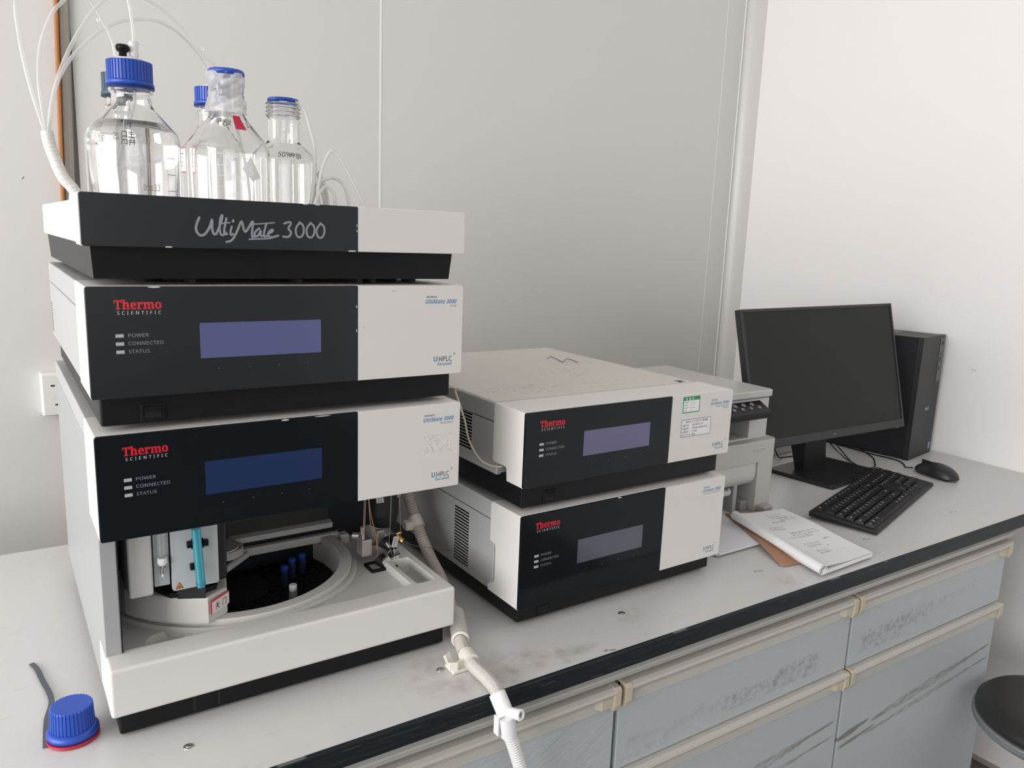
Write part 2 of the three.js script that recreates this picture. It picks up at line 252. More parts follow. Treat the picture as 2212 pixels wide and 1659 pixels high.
// cabinets under the bench
{
  const stainMap = (w, h, kind) => canvas(1024, Math.round(1024 * h / w), (g, W, H) => {
    g.fillStyle = '#b0b7ba'; g.fillRect(0, 0, W, H);
    for (let i = 0; i < 700; i++) { g.fillStyle = rnd() < 0.5 ? 'rgba(168,176,180,0.2)' : 'rgba(186,192,195,0.2)'; g.fillRect(rnd() * W, rnd() * H, 4 + rnd() * 30, 2 + rnd() * 10); }
    const blot = (x0, y0, x1, y1, n, c, a) => { for (let i = 0; i < n; i++) { const t = rnd(), x = (x0 + (x1 - x0) * t) * W, y = (y0 + (y1 - y0) * t + (rnd() - 0.5) * 0.12 * (kind === 'door' ? 0.25 : 1)) * H; g.fillStyle = `rgba(${c},${a * (0.3 + rnd())})`; g.beginPath(); g.ellipse(x, y, 2 + rnd() * 14, 1.5 + rnd() * 9, rnd() * 3, 0, 6.3); g.fill(); } };
    const rub = (x0, y0, w0, h0, n, c) => { g.save(); g.beginPath(); g.roundRect(x0 * W, y0 * H, w0 * W, h0 * H, 8); g.clip(); for (let i = 0; i < n; i++) { g.fillStyle = `rgba(${c},${0.08 + rnd() * 0.14})`; g.fillRect((x0 + rnd() * w0) * W, (y0 + rnd() * h0) * H, 2 + rnd() * 22, 2 + rnd() * 16); } g.restore(); };
    if (kind === 'smear') { rub(0.62, 0.58, 0.22, 0.30, 150, '128,130,128'); rub(0.40, 0.66, 0.25, 0.22, 70, '128,128,124'); blot(0.03, 0.76, 0.42, 0.72, 90, '118,118,112', 0.06); blot(0.42, 0.76, 0.85, 0.72, 110, '92,92,90', 0.07); blot(0.0, 0.9, 0.2, 0.86, 30, '110,108,102', 0.06); }
    if (kind === 'tape') { rub(0.06, 0.56, 0.24, 0.32, 150, '128,130,126'); rub(0.28, 0.50, 0.24, 0.26, 110, '128,130,126'); blot(0.08, 0.72, 0.6, 0.58, 70, '86,86,82', 0.09); blot(0.6, 0.58, 0.95, 0.50, 40, '116,116,112', 0.07); }
    if (kind === 'scratch') { for (let i = 0; i < 240; i++) { g.strokeStyle = `rgba(${rnd() < 0.6 ? '214,218,216' : '120,130,128'},${0.15 + rnd() * 0.4})`; g.lineWidth = 0.5 + rnd() * 1.5; g.beginPath(); const x = rnd() * W, y = rnd() * H; g.moveTo(x, y); g.lineTo(x + 20 + rnd() * 120, y - 6 - rnd() * 50); g.stroke(); } g.fillStyle = 'rgba(170,120,60,0.7)'; g.fillRect(W * 0.62, H * 0.55, 20, 26); }
    if (kind === 'door') for (const [x0, y0, x1, y1, th] of [[0.20, 0.272, 0.97, 0.196, 1.5], [0.15, 0.318, 0.98, 0.255, 0.8], [0.0, 0.285, 0.16, 0.262, 0.9], [0.02, 0.32, 0.2, 0.30, 0.5]])
      for (let i = 0; i < 520 * th; i++) { const t = rnd(), x = (x0 + (x1 - x0) * t) * W, y = (y0 + (y1 - y0) * t) * H + (rnd() - 0.5) * 24 * th * Math.sin(Math.PI * Math.min(0.95, t + 0.08)); g.fillStyle = `rgba(${rnd() < 0.5 ? '128,122,112' : '112,110,106'},${0.035 + rnd() * 0.075})`; g.beginPath(); g.ellipse(x, y, 8 + rnd() * 20, 1.5 + rnd() * 4, -0.08, 0, 6.3); g.fill(); }
  });
  const rail = std(lin(0.50, 0.485, 0.445), 0.42), capM = std(lin(0.52, 0.465, 0.36), 0.5), gap = std(lin(0.05, 0.05, 0.05), 0.8), carc = std(lin(0.50, 0.49, 0.47), 0.6);
  const profile = [[-0.006, 0], [0.007, -0.001], [0.0125, -0.004], [0.0135, -0.008], [0.0115, -0.0125], [0.006, -0.015], [0.0015, -0.0185], [0.0006, -0.024], [0.0015, -0.030], [0.002, -0.037], [-0.006, -0.037]];
  const make = (x0, x1, label, kinds, gapL) => {
    const o = thing('base_cabinet', label, 'cabinet', [x0, T, -0.022], 0, 'cabinets under the worktop'), w = x1 - x0;
    part(o, 'carcass', bx(0.001, w - 0.001, -T + 0.09, -0.053, -0.52, -0.013), carc);
    part(o, 'plinth', bx(0.001, w - 0.001, -T, -T + 0.09, -0.48, -0.05), M.blackMatte);
    const front = (name, y1, y0, kind) => {
      const g = plate(w - gapL - 0.003, y1 - y0, 0.012, 0.002); g.translate(gapL, y0, 0);
      const f = part(o, name, g, std(0xffffff, 0.5, { map: stainMap(w, y1 - y0, kind) }));
      part(f, 'handle_rail', sweepX(profile.map(([z, y]) => [z, y + y1 + 0.001]), gapL + 0.012, w - 0.014), rail);
      for (const s of [0, 1]) {
        const xa = s ? w - 0.0145 : gapL, xb = s ? w - 0.002 : gapL + 0.0125;
        part(f, 'end_cap', sweepX([[-0.006, 0], [0.0095, -0.001], [0.0136, -0.005], [0.0132, -0.028], [0.010, -0.0375], [-0.006, -0.0375]].map(([z, y]) => [z, y + y1 + 0.0015]), xa, xb, 0.0012), capM);
        if (s) part(f, 'finger_stop', raise([[xa - 0.027, 0.001], [xa - 0.019, 0.0092], [xa + 0.001, 0.0092], [xa + 0.001, 0.001]], y1 - 0.030, y1 - 0.0145, 0.0008), capM);
      }
    };
    front('drawer', -0.064, -0.208, kinds[0]); front('door', -0.211, -T + 0.10, kinds[1]);
    return o;
  };
  make(0.065, 0.6335, 'grey base cabinet with scratched drawer below the autosampler and drain hose', ['scratch', 'scratch'], 0.002);
  make(0.6375, 1.2005, 'grey base cabinet with smudged drawer below the column oven', ['smear', 'door'], 0.002);
  make(1.2035, 1.775, 'grey base cabinet nearest the white wall with streaks on its door', ['tape', 'door'], 0.002);
}

// ---------------------------------------------------------------- instruments
const WM = 0.42, SPLIT = 0.279;
const PPM = 5000;                                       // print pixels per metre
// printed black panel: lettering, dots below the display
function blackPrint(h, o) {
  const w = SPLIT;
  return canvas(Math.round(w * PPM), Math.round(h * PPM), (g, W, H) => {
    g.fillStyle = '#14191d'; g.fillRect(0, 0, W, H);
    const X = (m) => m * PPM, Y = (m) => m * PPM;
    if (o.script) { o.script(g, X, Y); return; }
    { const s = 62, tw = fitW(g, 'Thermo', s, 'serif', true); TXT(g, 'Thermo', X(0.0248), Y(0.0222), s, '#cf2a36', 'serif', { bold: true, sx: X(0.0437) / tw, weight: 2.5 }); }
    { const s = 24; g.font = s + 'px sans-serif'; let tw = 0; for (const ch of 'SCIENTIFIC') tw += g.measureText(ch).width; TXT(g, 'SCIENTIFIC', X(0.0272), Y(0.0276), s, '#d2d4d8', 'sans-serif', { gap: (X(0.0415) - tw) / 9.6 }); }
    const y0 = o.led;
    ['POWER', 'CONNECTED', 'STATUS'].forEach((t, i) => TXT(g, t, X(0.0357), Y(y0 + i * 0.0081 + 0.0034), 26, '#8f949a', 'sans-serif', { sx: 1.13 }));
    g.fillStyle = '#9aa0a6'; for (let i = 0; i < 4; i++) { g.beginPath(); g.arc(X(0.1222 + i * 0.0322), Y(o.dots), 2.6, 0, 7); g.fill(); }
    if (o.chips) { g.fillStyle = '#c4c4c2'; for (const [x, y, cw, chh] of o.chips) { g.beginPath(); g.ellipse(X(x), Y(y), X(cw), Y(chh), 0, 0, 7); g.fill(); } }
  });
}
function whitePrint(h, o) {
  const w = WM - SPLIT - 0.0006;
  return canvas(Math.round(w * PPM), Math.round(h * PPM), (g, W, H) => {
    g.fillStyle = '#d8d5d1'; g.fillRect(0, 0, W, H);
    const X = (m) => (m - SPLIT) * PPM, Y = (m) => m * PPM;
    if (!o.kind) return;
    TXT(g, 'DIONEX', X(0.3672), Y(0.0152), 17, '#39444c', 'sans-serif', { bold: true, slant: 0.2, sx: 1.15 });
    { const s = 36, tw = fitW(g, 'UltiMate 3000', s, 'sans-serif', true); TXT(g, 'UltiMate 3000', X(0.3655), Y(0.0222), s, '#3d79a8', 'sans-serif', { bold: true, slant: 0.22, sx: X(0.0438 + SPLIT) / tw }); }
    const k = o.kind.split('|'); k.forEach((t, i) => TXT(g, t, X(0.4095), Y(0.0262 + i * 0.0037), 18, '#45525b', 'sans-serif', { slant: 0.2, align: 'right', sx: 0.95 }));
    const hy = o.hplc;
    TXT(g, 'U', X(0.3785), Y(hy + 0.0088), 46, '#3f7ba6', 'sans-serif', { bold: true });
    TXT(g, 'HPLC', X(0.3856), Y(hy + 0.0088), 44, '#3d4248', 'sans-serif', { sx: 0.93, weight: 1 });
    TXT(g, '+', X(0.4066), Y(hy + 0.0022), 34, '#3f7ba6', 'sans-serif', { bold: true });
    TXT(g, 'focused', X(0.3845), Y(hy + 0.0138), 27, '#3f7ba6', 'sans-serif', { bold: true, sx: 1.0 });
    if (o.extra) o.extra(g, X, Y);
  });
}
const vents = (H0, H1, o) => { const s = []; for (let i = 0; i < o.n; i++) { const y = o.y0 + (o.y1 - o.y0) * i / (o.n - 1); s.push([o.z0, o.z1, y - o.t / 2, y + o.t / 2]); } return s; };

function fascia(o, H0, H1, p) {                         // white wrap-round cover with its two front plates
  const cd = p.cd ?? 0.080, n = p.notch ?? [[-cd, H0 + 0.022], [-cd + 0.002, H0 + 0.020], [-0.58 * cd, H0 + 0.020], [-0.55 * cd, H0 + 0.018], [-0.53 * cd, H0]];
  const c = part(o, 'front_cover', sweepX([[-0.0032, H0], [-0.0032, H1 - 0.002], [-0.005, H1], [-cd + 0.004, H1], [-cd, H1 - 0.005], ...n], 0, WM, 0.0016), M.cover);
  const h = H1 - H0;
  const bp = part(o, 'black_panel', plate(SPLIT, h, 0.0034, 0.003, [1, 0, 0.4, 1]).translate(0, H0, 0), phy(0xffffff, p.rough ?? 0.24, { map: blackPrint(h, p), clearcoat: p.coat ?? 0.35, clearcoatRoughness: 0.08, specularIntensity: p.spec ?? 0.5 }), 'glossy black front panel');
  part(o, 'white_panel', plate(WM - SPLIT - 0.0006, h, 0.0034, 0.003, [0, 1, 1, 0]).translate(SPLIT + 0.0006, H0, 0), std(0xffffff, 0.45, { map: whitePrint(h, p) }));
  if (p.led !== undefined) {
    for (let i = 0; i < 3; i++) part(bp, 'indicator_lamp', bx(0.0248, 0.0322, H1 - p.led - i * 0.0081 - 0.0034, H1 - p.led - i * 0.0081, 0, 0.0005), M.led, 'unlit grey indicator');
    part(bp, 'display', bx(0.1040, 0.2345, H1 - p.scr - 0.0373, H1 - p.scr, 0, 0.0003), phy(p.lcd, 0.25, { clearcoat: 0.4, clearcoatRoughness: 0.05 }), 'dim bluish liquid crystal display');
  }
  return c;
}
function boxModule(o, H0, H1, p) {
  part(o, 'base', merge([bx(0.0085, 0.4115, 0.006, H0 + 0.004, -0.50, -0.0145, 0.003)]), M.black);
  for (const [x, z] of [[0.04, -0.06], [0.38, -0.06], [0.04, -0.46], [0.38, -0.46]]) part(o, 'foot', cyl(0.012, 0.013, 0.007, x, 0, z), M.blackMatte);
  if (p.switch !== false) {
    const s = part(o, 'power_switch', cut(bx(0.0455, 0.0690, 0.0090, 0.0275, -0.016, -0.0125, 0.001), bx(0.0485, 0.0660, 0.0115, 0.0250, -0.0150, -0.010)), M.black);
    part(s, 'rocker', sweepX([[-0.0155, 0.0120], [-0.0120, 0.0120], [-0.0135, 0.0182], [-0.0115, 0.0245], [-0.0155, 0.0245]], 0.0490, 0.0655), M.blackMatte);
  }
  const seam = H1 - 0.030, D = p.depth ?? 0.52;
  // sheet metal shell: hollow, the slots open into it
  let g = bx(0.0015, 0.4185, H0 + 0.001, seam - 0.0006, -D, -0.070, 0.002);
  if (p.vent) g = cut(g, bx(0.0030, 0.4170, H0 + 0.0025, seam - 0.0021, -D + 0.0015, -0.0715), merge(vents(H0, H1, p.vent).map(([z0, z1, y0, y1]) => sweepX([[z0, y0], [z1, y0], [z1, y1], [z0, y1]], -0.002, 0.0045))));
  part(o, 'body', g, M.bodyPaint);
  let lid = bx(0.0015, 0.4185, seam + 0.0006, H1 - 0.0015, -D, -0.0795, 0.002);
  if (p.roofHole) lid = cut(lid, bx(0.0035, 0.4165, seam - 0.01, H1 - 0.003, -D + 0.002, -0.081), bx(...p.roofHole.x, seam - 0.02, H1 + 0.01, ...p.roofHole.z));
  part(o, 'lid', lid, M.bodyPaint);
  fascia(o, H0, H1, p);
}
const PA = [0, -0.1171], TA = 0.0100, PB = [0.5178, -0.1129], TB = 0.0171;

// autosampler, lowest of the left tower
{
  const o = thing('autosampler', 'tall open-fronted autosampler with white tray and black carousel at the foot of the left tower', 'lab instrument', [PA[0], T + 0.0005, PA[1]], TA);
  const H0 = 0.2337, H1 = 0.3454;
  fascia(o, H0, H1, { led: 0.0462, scr: 0.0382, dots: 0.0867, lcd: lin(0.008, 0.024, 0.090), rough: 0.12, coat: 0.05, spec: 0.4, cd: 0.098, notch: [[-0.098, 0.2337]], kind: 'Autosampler', hplc: 0.0875, chips: [[0.192, 0.0012, 0.0045, 0.001], [0.236, 0.0008, 0.01, 0.0006]],
    extra: (g, X, Y) => { for (let i = 0; i < 150; i++) { g.fillStyle = rnd() < 0.5 ? 'rgba(176,170,166,0.35)' : 'rgba(240,238,236,0.4)'; g.beginPath(); g.ellipse(X(0.366 + rnd() * 0.043), Y(0.039 + rnd() * 0.027), 2 + rnd() * 11, 1 + rnd() * 5, rnd() * 3, 0, 7); g.fill(); } } });
  part(o, 'base', bx(0.0085, 0.4115, 0.003, 0.040, -0.50, -0.0155, 0.003), M.black);
  for (const x of [0.085, 0.112]) part(o, 'base_slot', bx(x, x + 0.003, 0.008, 0.030, -0.0160, -0.0148), M.dark);
  for (const [x, z] of [[0.04, -0.06], [0.38, -0.06], [0.04, -0.46], [0.38, -0.46]]) part(o, 'foot', cyl(0.012, 0.013, 0.004, x, 0, z), M.blackMatte);
  part(o, 'side_wall', bx(0.001, 0.0175, 0.026, 0.318, -0.52, -0.034, 0.0015), std(lin(0.36, 0.37, 0.375), 0.4));
  part(o, 'lid', merge([bx(0.001, 0.419, 0.3192, 0.3435, -0.52, -0.0795, 0.002), bx(0.30, 0.417, 0.026, 0.318, -0.52, -0.30)]), M.bodyPaint);
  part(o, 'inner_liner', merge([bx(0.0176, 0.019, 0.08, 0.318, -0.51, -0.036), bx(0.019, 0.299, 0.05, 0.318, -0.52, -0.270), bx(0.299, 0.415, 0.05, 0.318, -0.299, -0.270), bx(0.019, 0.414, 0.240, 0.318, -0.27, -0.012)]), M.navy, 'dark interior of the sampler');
  // sample tray with a well for the carousel
  const CX = 0.183, CZ = -0.214;
  const recess = raise([[0.0205, -0.040], [0.0205, -0.3], [0.405, -0.3], [0.405, -0.135], [0.372, -0.125], [0.372, -0.036], [0.30, -0.032]], 0.0770, 0.12);
  const well = new THREE.CylinderGeometry(0.145, 0.145, 0.08, 72).translate(CX, 0.090, CZ);
  const dish = new THREE.CylinderGeometry(0.0235, 0.0185, 0.018, 48).translate(0.0665, 0.0770, -0.0670);
  const slot = bx(0.3785, 0.4080, 0.068, 0.12, -0.120, -0.034, 0.004);
  const tray = cut(bx(0, 0.42, 0.0333, 0.0896, -0.269, 0, 0.004), recess, well, dish, slot, bx(-0.01, 0.0180, 0.02, 0.12, -0.30, -0.080));
  part(o, 'sample_tray', tray, M.trayWhite, 'moulded off-white tray');
  const ring = (r0, r1, y0, y1, a0, a1) => { const s = new THREE.Shape(); s.absarc(0, 0, r1, a0, a1, false); s.absarc(0, 0, r0, a1, a0, true); return new THREE.ExtrudeGeometry(s, { depth: y1 - y0 - 0.002, bevelEnabled: true, bevelSize: 0.0012, bevelOffset: -0.0012, bevelThickness: 0.001, bevelSegments: 2, curveSegments: 60 }).rotateX(-Math.PI / 2).translate(CX, y0 + 0.001, CZ); };
  part(o, 'well_rim', ring(0.1455, 0.1625, 0.070, 0.0895, -Math.PI - 0.25, 0.25), M.trayWhite);
  part(o, 'well_step', ring(0.1628, 0.1700, 0.070, 0.0830, -Math.PI - 0.05, 0.25), M.trayWhite);
  const car = part(o, 'carousel', cyl(0.141, 0.141, 0.010, CX, 0.042, CZ, 64), M.dark, 'black vial carousel');
  const holes = []; for (let rr = 0; rr < 5; rr++) { const R = 0.055 + rr * 0.0185, n = Math.floor(2 * Math.PI * R / 0.0165); for (let i = 0; i < n; i++) { const a = i / n * 6.2832 + rr; holes.push(cyl(0.0065, 0.0065, 0.0035, CX + R * Math.cos(a), 0.0515, CZ + R * Math.sin(a), 10)); } }
  const hm = part(car, 'vial_sockets', merge(holes), M.blackMatte); hm.userData.kind = 'stuff';
  // rails across the back of the bay
  part(o, 'back_rail', merge([bx(0.18, 0.3655, 0.079, 0.0915, -0.266, -0.254, 0.002), bx(0.352, 0.3655, 0.066, 0.0915, -0.268, -0.240, 0.002)]), M.trayWhite);
  part(o, 'upper_rail', sweepX([[-0.269, 0.100], [-0.258, 0.100], [-0.258, 0.108], [-0.269, 0.110]], 0.19, 0.345), M.trayWhite);
  part(o, 'slide_door', bx(0.15, 0.34, 0.112, 0.24, -0.269, -0.264), std(lin(0.04, 0.038, 0.036), 0.6));
  // rounded needle housing with its sticker, set on the rim at the left
  const pts = []; for (let i = 0; i <= 22; i++) { const a = 2.62 - (2.62 - 1.985) * i / 22; pts.push([CX + 0.172 * Math.cos(a), CZ + 0.172 * Math.sin(a)]); }
  part(o, 'needle_housing', raise([[0.028, -0.15], ...pts, [0.1400, -0.0745], [0.150, -0.120], [0.152, -0.19], [0.028, -0.19]], 0.0885, 0.1230, 0.003), M.trayWhite, 'rounded off-white housing');
  part(o, 'housing_top', raise([[0.055, -0.12], [0.075, -0.075], [0.105, -0.066], [0.128, -0.074], [0.146, -0.125], [0.140, -0.18], [0.055, -0.18]], 0.1230, 0.1300, 0.002), M.blackMatte);
  part(o, 'cable_cover', merge([raise([[0.083, -0.073], [0.112, -0.0585], [0.112, -0.075], [0.085, -0.085]], 0.122, 0.1365), bx(0.134, 0.1475, 0.123, 0.236, -0.150, -0.098, 0.004)]), std(lin(0.022, 0.022, 0.023), 0.35), 'black strap');
  const arm = []; for (let i = 0; i <= 16; i++) { const a = -0.3 + 2.3 * i / 16; arm.push([0.168 + 0.033 * Math.cos(a), -0.232 + 0.026 * Math.sin(a)]); }
  part(o, 'needle_arm', merge([raise([...arm, ...arm.slice().reverse().map(([x, z]) => [0.168 + (x - 0.168) * 0.88, -0.232 + (z + 0.232) * 0.86])], 0.099, 0.110), raise([[0.150, -0.178], [0.154, -0.176], [0.208, -0.228], [0.205, -0.232]], 0.090, 0.098), cyl(0.028, 0.028, 0.004, 0.168, 0.108, -0.236, 28)]), M.trayWhite);
  part(o, 'door_sticker', (() => { const w = 0.034, h = 0.017, g = plate(w, h, 0.0006, 0.0015, [1, 1, 1, 1], 0.0001); g.translate(-w / 2, -h / 2, 0.0006); g.rotateY(0.685).translate(0.1283, 0.1115, -0.0620); return g; })(),
    std(0xffffff, 0.6, { map: canvas(340, 170, (g, W, H) => { g.fillStyle = '#e9e2da'; g.fillRect(0, 0, W, H); g.strokeStyle = '#d4364e'; g.lineWidth = 26; g.strokeRect(8, 8, W + 40, H + 60); g.strokeStyle = '#f2c9cb'; g.lineWidth = 6; g.strokeRect(30, 30, W, H); han(g, 'guan', 80, 55, 84, 9, '#161616', 0.4); han(g, 'men', 205, 55, 84, 9, '#161616', 0.4); }) }), 'white sticker with red border and two black characters');
  // syringe unit
  part(o, 'syringe_panel', bx(0.0300, 0.0555, 0.1415, 0.242, -0.12, -0.053, 0.003), std(lin(0.56, 0.56, 0.54), 0.45));
  part(o, 'syringe_channel', bx(0.0575, 0.0740, 0.1480, 0.242, -0.09, -0.0600, 0.0005), std(lin(0.42, 0.46, 0.47), 0.4));
  part(o, 'syringe_plate', plate(0.0515, 0.101, 0.006, 0.003, [1, 1, 0, 0]).translate(0.0752, 0.1415, -0.053), std(lin(0.52, 0.54, 0.55), 0.4));
  part(o, 'warning_sticker', (() => { const g = new THREE.ExtrudeGeometry(poly([[0, 0], [0.0086, 0], [0.0043, 0.0076]]), { depth: 0.0003, bevelEnabled: false }); const p = g.attributes.position; for (let i = 0; i < p.count; i++) g.attributes.uv.setXY(i, p.getX(i) / 0.0086, p.getY(i) / 0.0076); return g.translate(0.0782, 0.1437, -0.0529); })(),
    std(0xffffff, 0.5, { map: canvas(172, 152, (g, W, H) => { g.fillStyle = '#d98a1e'; g.fillRect(0, 0, W, H); g.strokeStyle = '#1a1410'; g.lineWidth = 12; g.beginPath(); g.moveTo(8, 146); g.lineTo(164, 146); g.lineTo(86, 8); g.closePath(); g.stroke(); g.fillStyle = '#1a1410'; g.beginPath(); g.moveTo(60, 118); g.lineTo(72, 92); g.lineTo(118, 98); g.lineTo(112, 124); g.closePath(); g.fill(); }) }), 'orange warning triangle');
  const sy = part(o, 'syringe', merge([cyl(0.0046, 0.0046, 0.052, 0.0655, 0.186, -0.052, 18)]), phy(0xffffff, 0.05, { transmission: 0.9, thickness: 0, ior: 1.45 }), 'glass syringe barrel');
  part(sy, 'plunger', cyl(0.001, 0.001, 0.05, 0.0655, 0.186, -0.052, 8), M.steel);
  part(sy, 'collar', merge([cyl(0.0055, 0.0055, 0.006, 0.0655, 0.180, -0.052, 20), cyl(0.0042, 0.0058, 0.003, 0.0655, 0.177, -0.052, 20)]), M.whitePlastic);
  part(sy, 'nut', merge([cyl(0.0036, 0.0036, 0.007, 0.0655, 0.167, -0.052, 6), cyl(0.001, 0.001, 0.012, 0.0655, 0.166, -0.052, 8), cyl(0.0024, 0.0010, 0.003, 0.0655, 0.1635, -0.052, 10)]), M.steel);
  for (const [x, y, s] of [[0.0945, 0.1965, -1], [0.1125, 0.1955, 1], [0.0970, 0.1690, -1]]) part(o, 'clip', merge([bx(x - 0.0028, x + 0.0028, y - 0.004, y + 0.0035, -0.053, -0.0475, 0.001), bx(x - s * 0.0042 - 0.002, x - s * 0.0042 + 0.002, y - 0.007, y + 0.0055, -0.053, -0.0505, 0.001)]), M.black);
  // injection valve and its fittings at the right
  part(o, 'valve_motor', merge([cyl(0.0195, 0.0225, 0.018, 0.398, 0.121, -0.185, 32), cyl(0.0225, 0.0235, 0.105, 0.398, 0.139, -0.185, 32)]), std(lin(0.012, 0.012, 0.013), 0.5), 'black motor drum');
  const tag = (x, y, z, w, h, ry, rz) => { const g = bx(-w / 2, w / 2, -h / 2, h / 2, 0, 0.0008, 0.0003); g.rotateZ(rz).rotateY(ry).translate(x, y, z); part(o, 'paper_tag', g, std(0xffffff, 0.6, { map: canvas(64, 96, (c, W, H) => { c.fillStyle = '#cfccc8'; c.fillRect(0, 0, W, H); c.fillStyle = '#44464a'; for (let i = 0; i < 5; i++) c.fillRect(8, 12 + i * 16, 30 + rnd() * 18, 5); }) }), 'small printed tag'); };
  tag(0.384, 0.166, -0.1670, 0.011, 0.008, -0.5, 0.1); tag(0.4155, 0.170, -0.1700, 0.009, 0.009, 0.55, 0.1);
  part(o, 'valve_block', merge([bx(0.346, 0.362, 0.092, 0.118, -0.165, -0.143, 0.002), bx(0.352, 0.372, 0.088, 0.104, -0.172, -0.150, 0.002), bx(0.372, 0.384, 0.080, 0.125, -0.160, -0.150, 0.0015), cyl(0.0035, 0.0035, 0.018, 0.350, 0.118, -0.152, 14), rod([0.340, 0.120, -0.165], [0.348, 0.120, -0.160], 0.005)]), std(lin(0.52, 0.48, 0.46), 0.35, { metalness: 0.7 }), 'steel valve block');
  part(o, 'valve_knob', merge([rod([0.377, 0.112, -0.142], [0.384, 0.104, -0.130], 0.009, 0.005), rod([0.397, 0.112, -0.150], [0.392, 0.100, -0.138], 0.009, 0.0055), rod([0.372, 0.086, -0.142], [0.378, 0.078, -0.128], 0.010, 0.006), rod([0.388, 0.086, -0.142], [0.390, 0.079, -0.128], 0.009, 0.006)]), M.blackMatte);
  part(o, 'drip_cup', cut(bx(0.350, 0.392, 0.070, 0.0815, -0.150, -0.118, 0.003), bx(0.353, 0.389, 0.074, 0.09, -0.147, -0.121)), M.black);
  tag(0.3905, 0.1135, -0.128, 0.009, 0.016, 0.1, -0.25); tag(0.3745, 0.0890, -0.122, 0.013, 0.010, 0.2, 0.5); tag(0.3895, 0.0890, -0.121, 0.009, 0.011, 0.1, 0.25);
  part(o, 'gold_fitting', merge([rod([0.398, 0.116, -0.140], [0.405, 0.110, -0.132], 0.0042, 0.0042, 6), rod([0.401, 0.1175, -0.146], [0.408, 0.120, -0.144], 0.0028, 0.0028, 6)]), M.gold, 'gold coloured fitting');
  part(o, 'steel_fitting', rod([0.379, 0.112, -0.134], [0.382, 0.107, -0.127], 0.003, 0.003, 6), M.steel); part(o, 'steel_fitting', cyl(0.003, 0.0026, 0.008, 0.3455, 0.122, -0.140, 10), M.steel);
  const wire = (n, pts, r, m, l) => part(o, n, tube(pts, r, 40, 6), m, l);
  wire('capillary', [[0.3478, 0.240, -0.139], [0.3470, 0.18, -0.139], [0.3460, 0.129, -0.140]], 0.0006, M.steel); wire('capillary', [[0.3500, 0.240, -0.139], [0.3495, 0.18, -0.140], [0.3480, 0.131, -0.140]], 0.0006, M.copper);
  wire('capillary', [[0.3515, 0.240, -0.139], [0.3560, 0.165, -0.139], [0.3665, 0.118, -0.140], [0.368, 0.100, -0.143]], 0.0007, M.copper, 'orange brown capillary'); wire('capillary', [[0.3505, 0.240, -0.138], [0.357, 0.14, -0.138], [0.3655, 0.115, -0.140]], 0.0006, M.steel);
  wire('capillary', [[0.379, 0.240, -0.120], [0.3805, 0.165, -0.122], [0.381, 0.112, -0.127], [0.386, 0.092, -0.127]], 0.0005, M.steel); wire('capillary', [[0.388, 0.240, -0.120], [0.396, 0.160, -0.124], [0.402, 0.115, -0.134]], 0.0005, M.steel);
  wire('capillary', [[0.392, 0.103, -0.136], [0.391, 0.095, -0.132], [0.389, 0.088, -0.127]], 0.0006, M.steel); wire('capillary', [[0.384, 0.100, -0.132], [0.378, 0.093, -0.130], [0.372, 0.088, -0.130]], 0.0006, M.steel);
}
// pump, middle of the left tower
{
  const o = thing('pump_module', 'black and white pump module with lilac display in the middle of the left tower', 'lab instrument', [PA[0], T + 0.3461, PA[1]], TA);
  boxModule(o, 0.3831 - 0.3454, 0.4946 - 0.3454, { led: 0.0468, scr: 0.0378, dots: 0.0866, lcd: lin(0.092, 0.102, 0.245), rough: 0.34, coat: 0.1, spec: 1.0, cd: 0.098, notch: [[-0.098, 0.0377]], kind: 'Pump', hplc: 0.0860, vent: { n: 12, z0: -0.515, z1: -0.49, y0: 0.047, y1: 0.088, t: 0.0022 }, chips: [[0.062, 0.0006, 0.006, 0.0008], [0.2775, 0.024, 0.0008, 0.0015], [0.2775, 0.052, 0.0006, 0.002]],
    extra: (g, X, Y) => { g.fillStyle = '#8c8680'; g.beginPath(); g.ellipse(X(0.3235), Y(0.0062), 5, 3, 0.4, 0, 7); g.fill(); g.beginPath(); g.ellipse(X(0.2855), Y(0.048), 3, 2, 0, 0, 7); g.fill(); } });
}
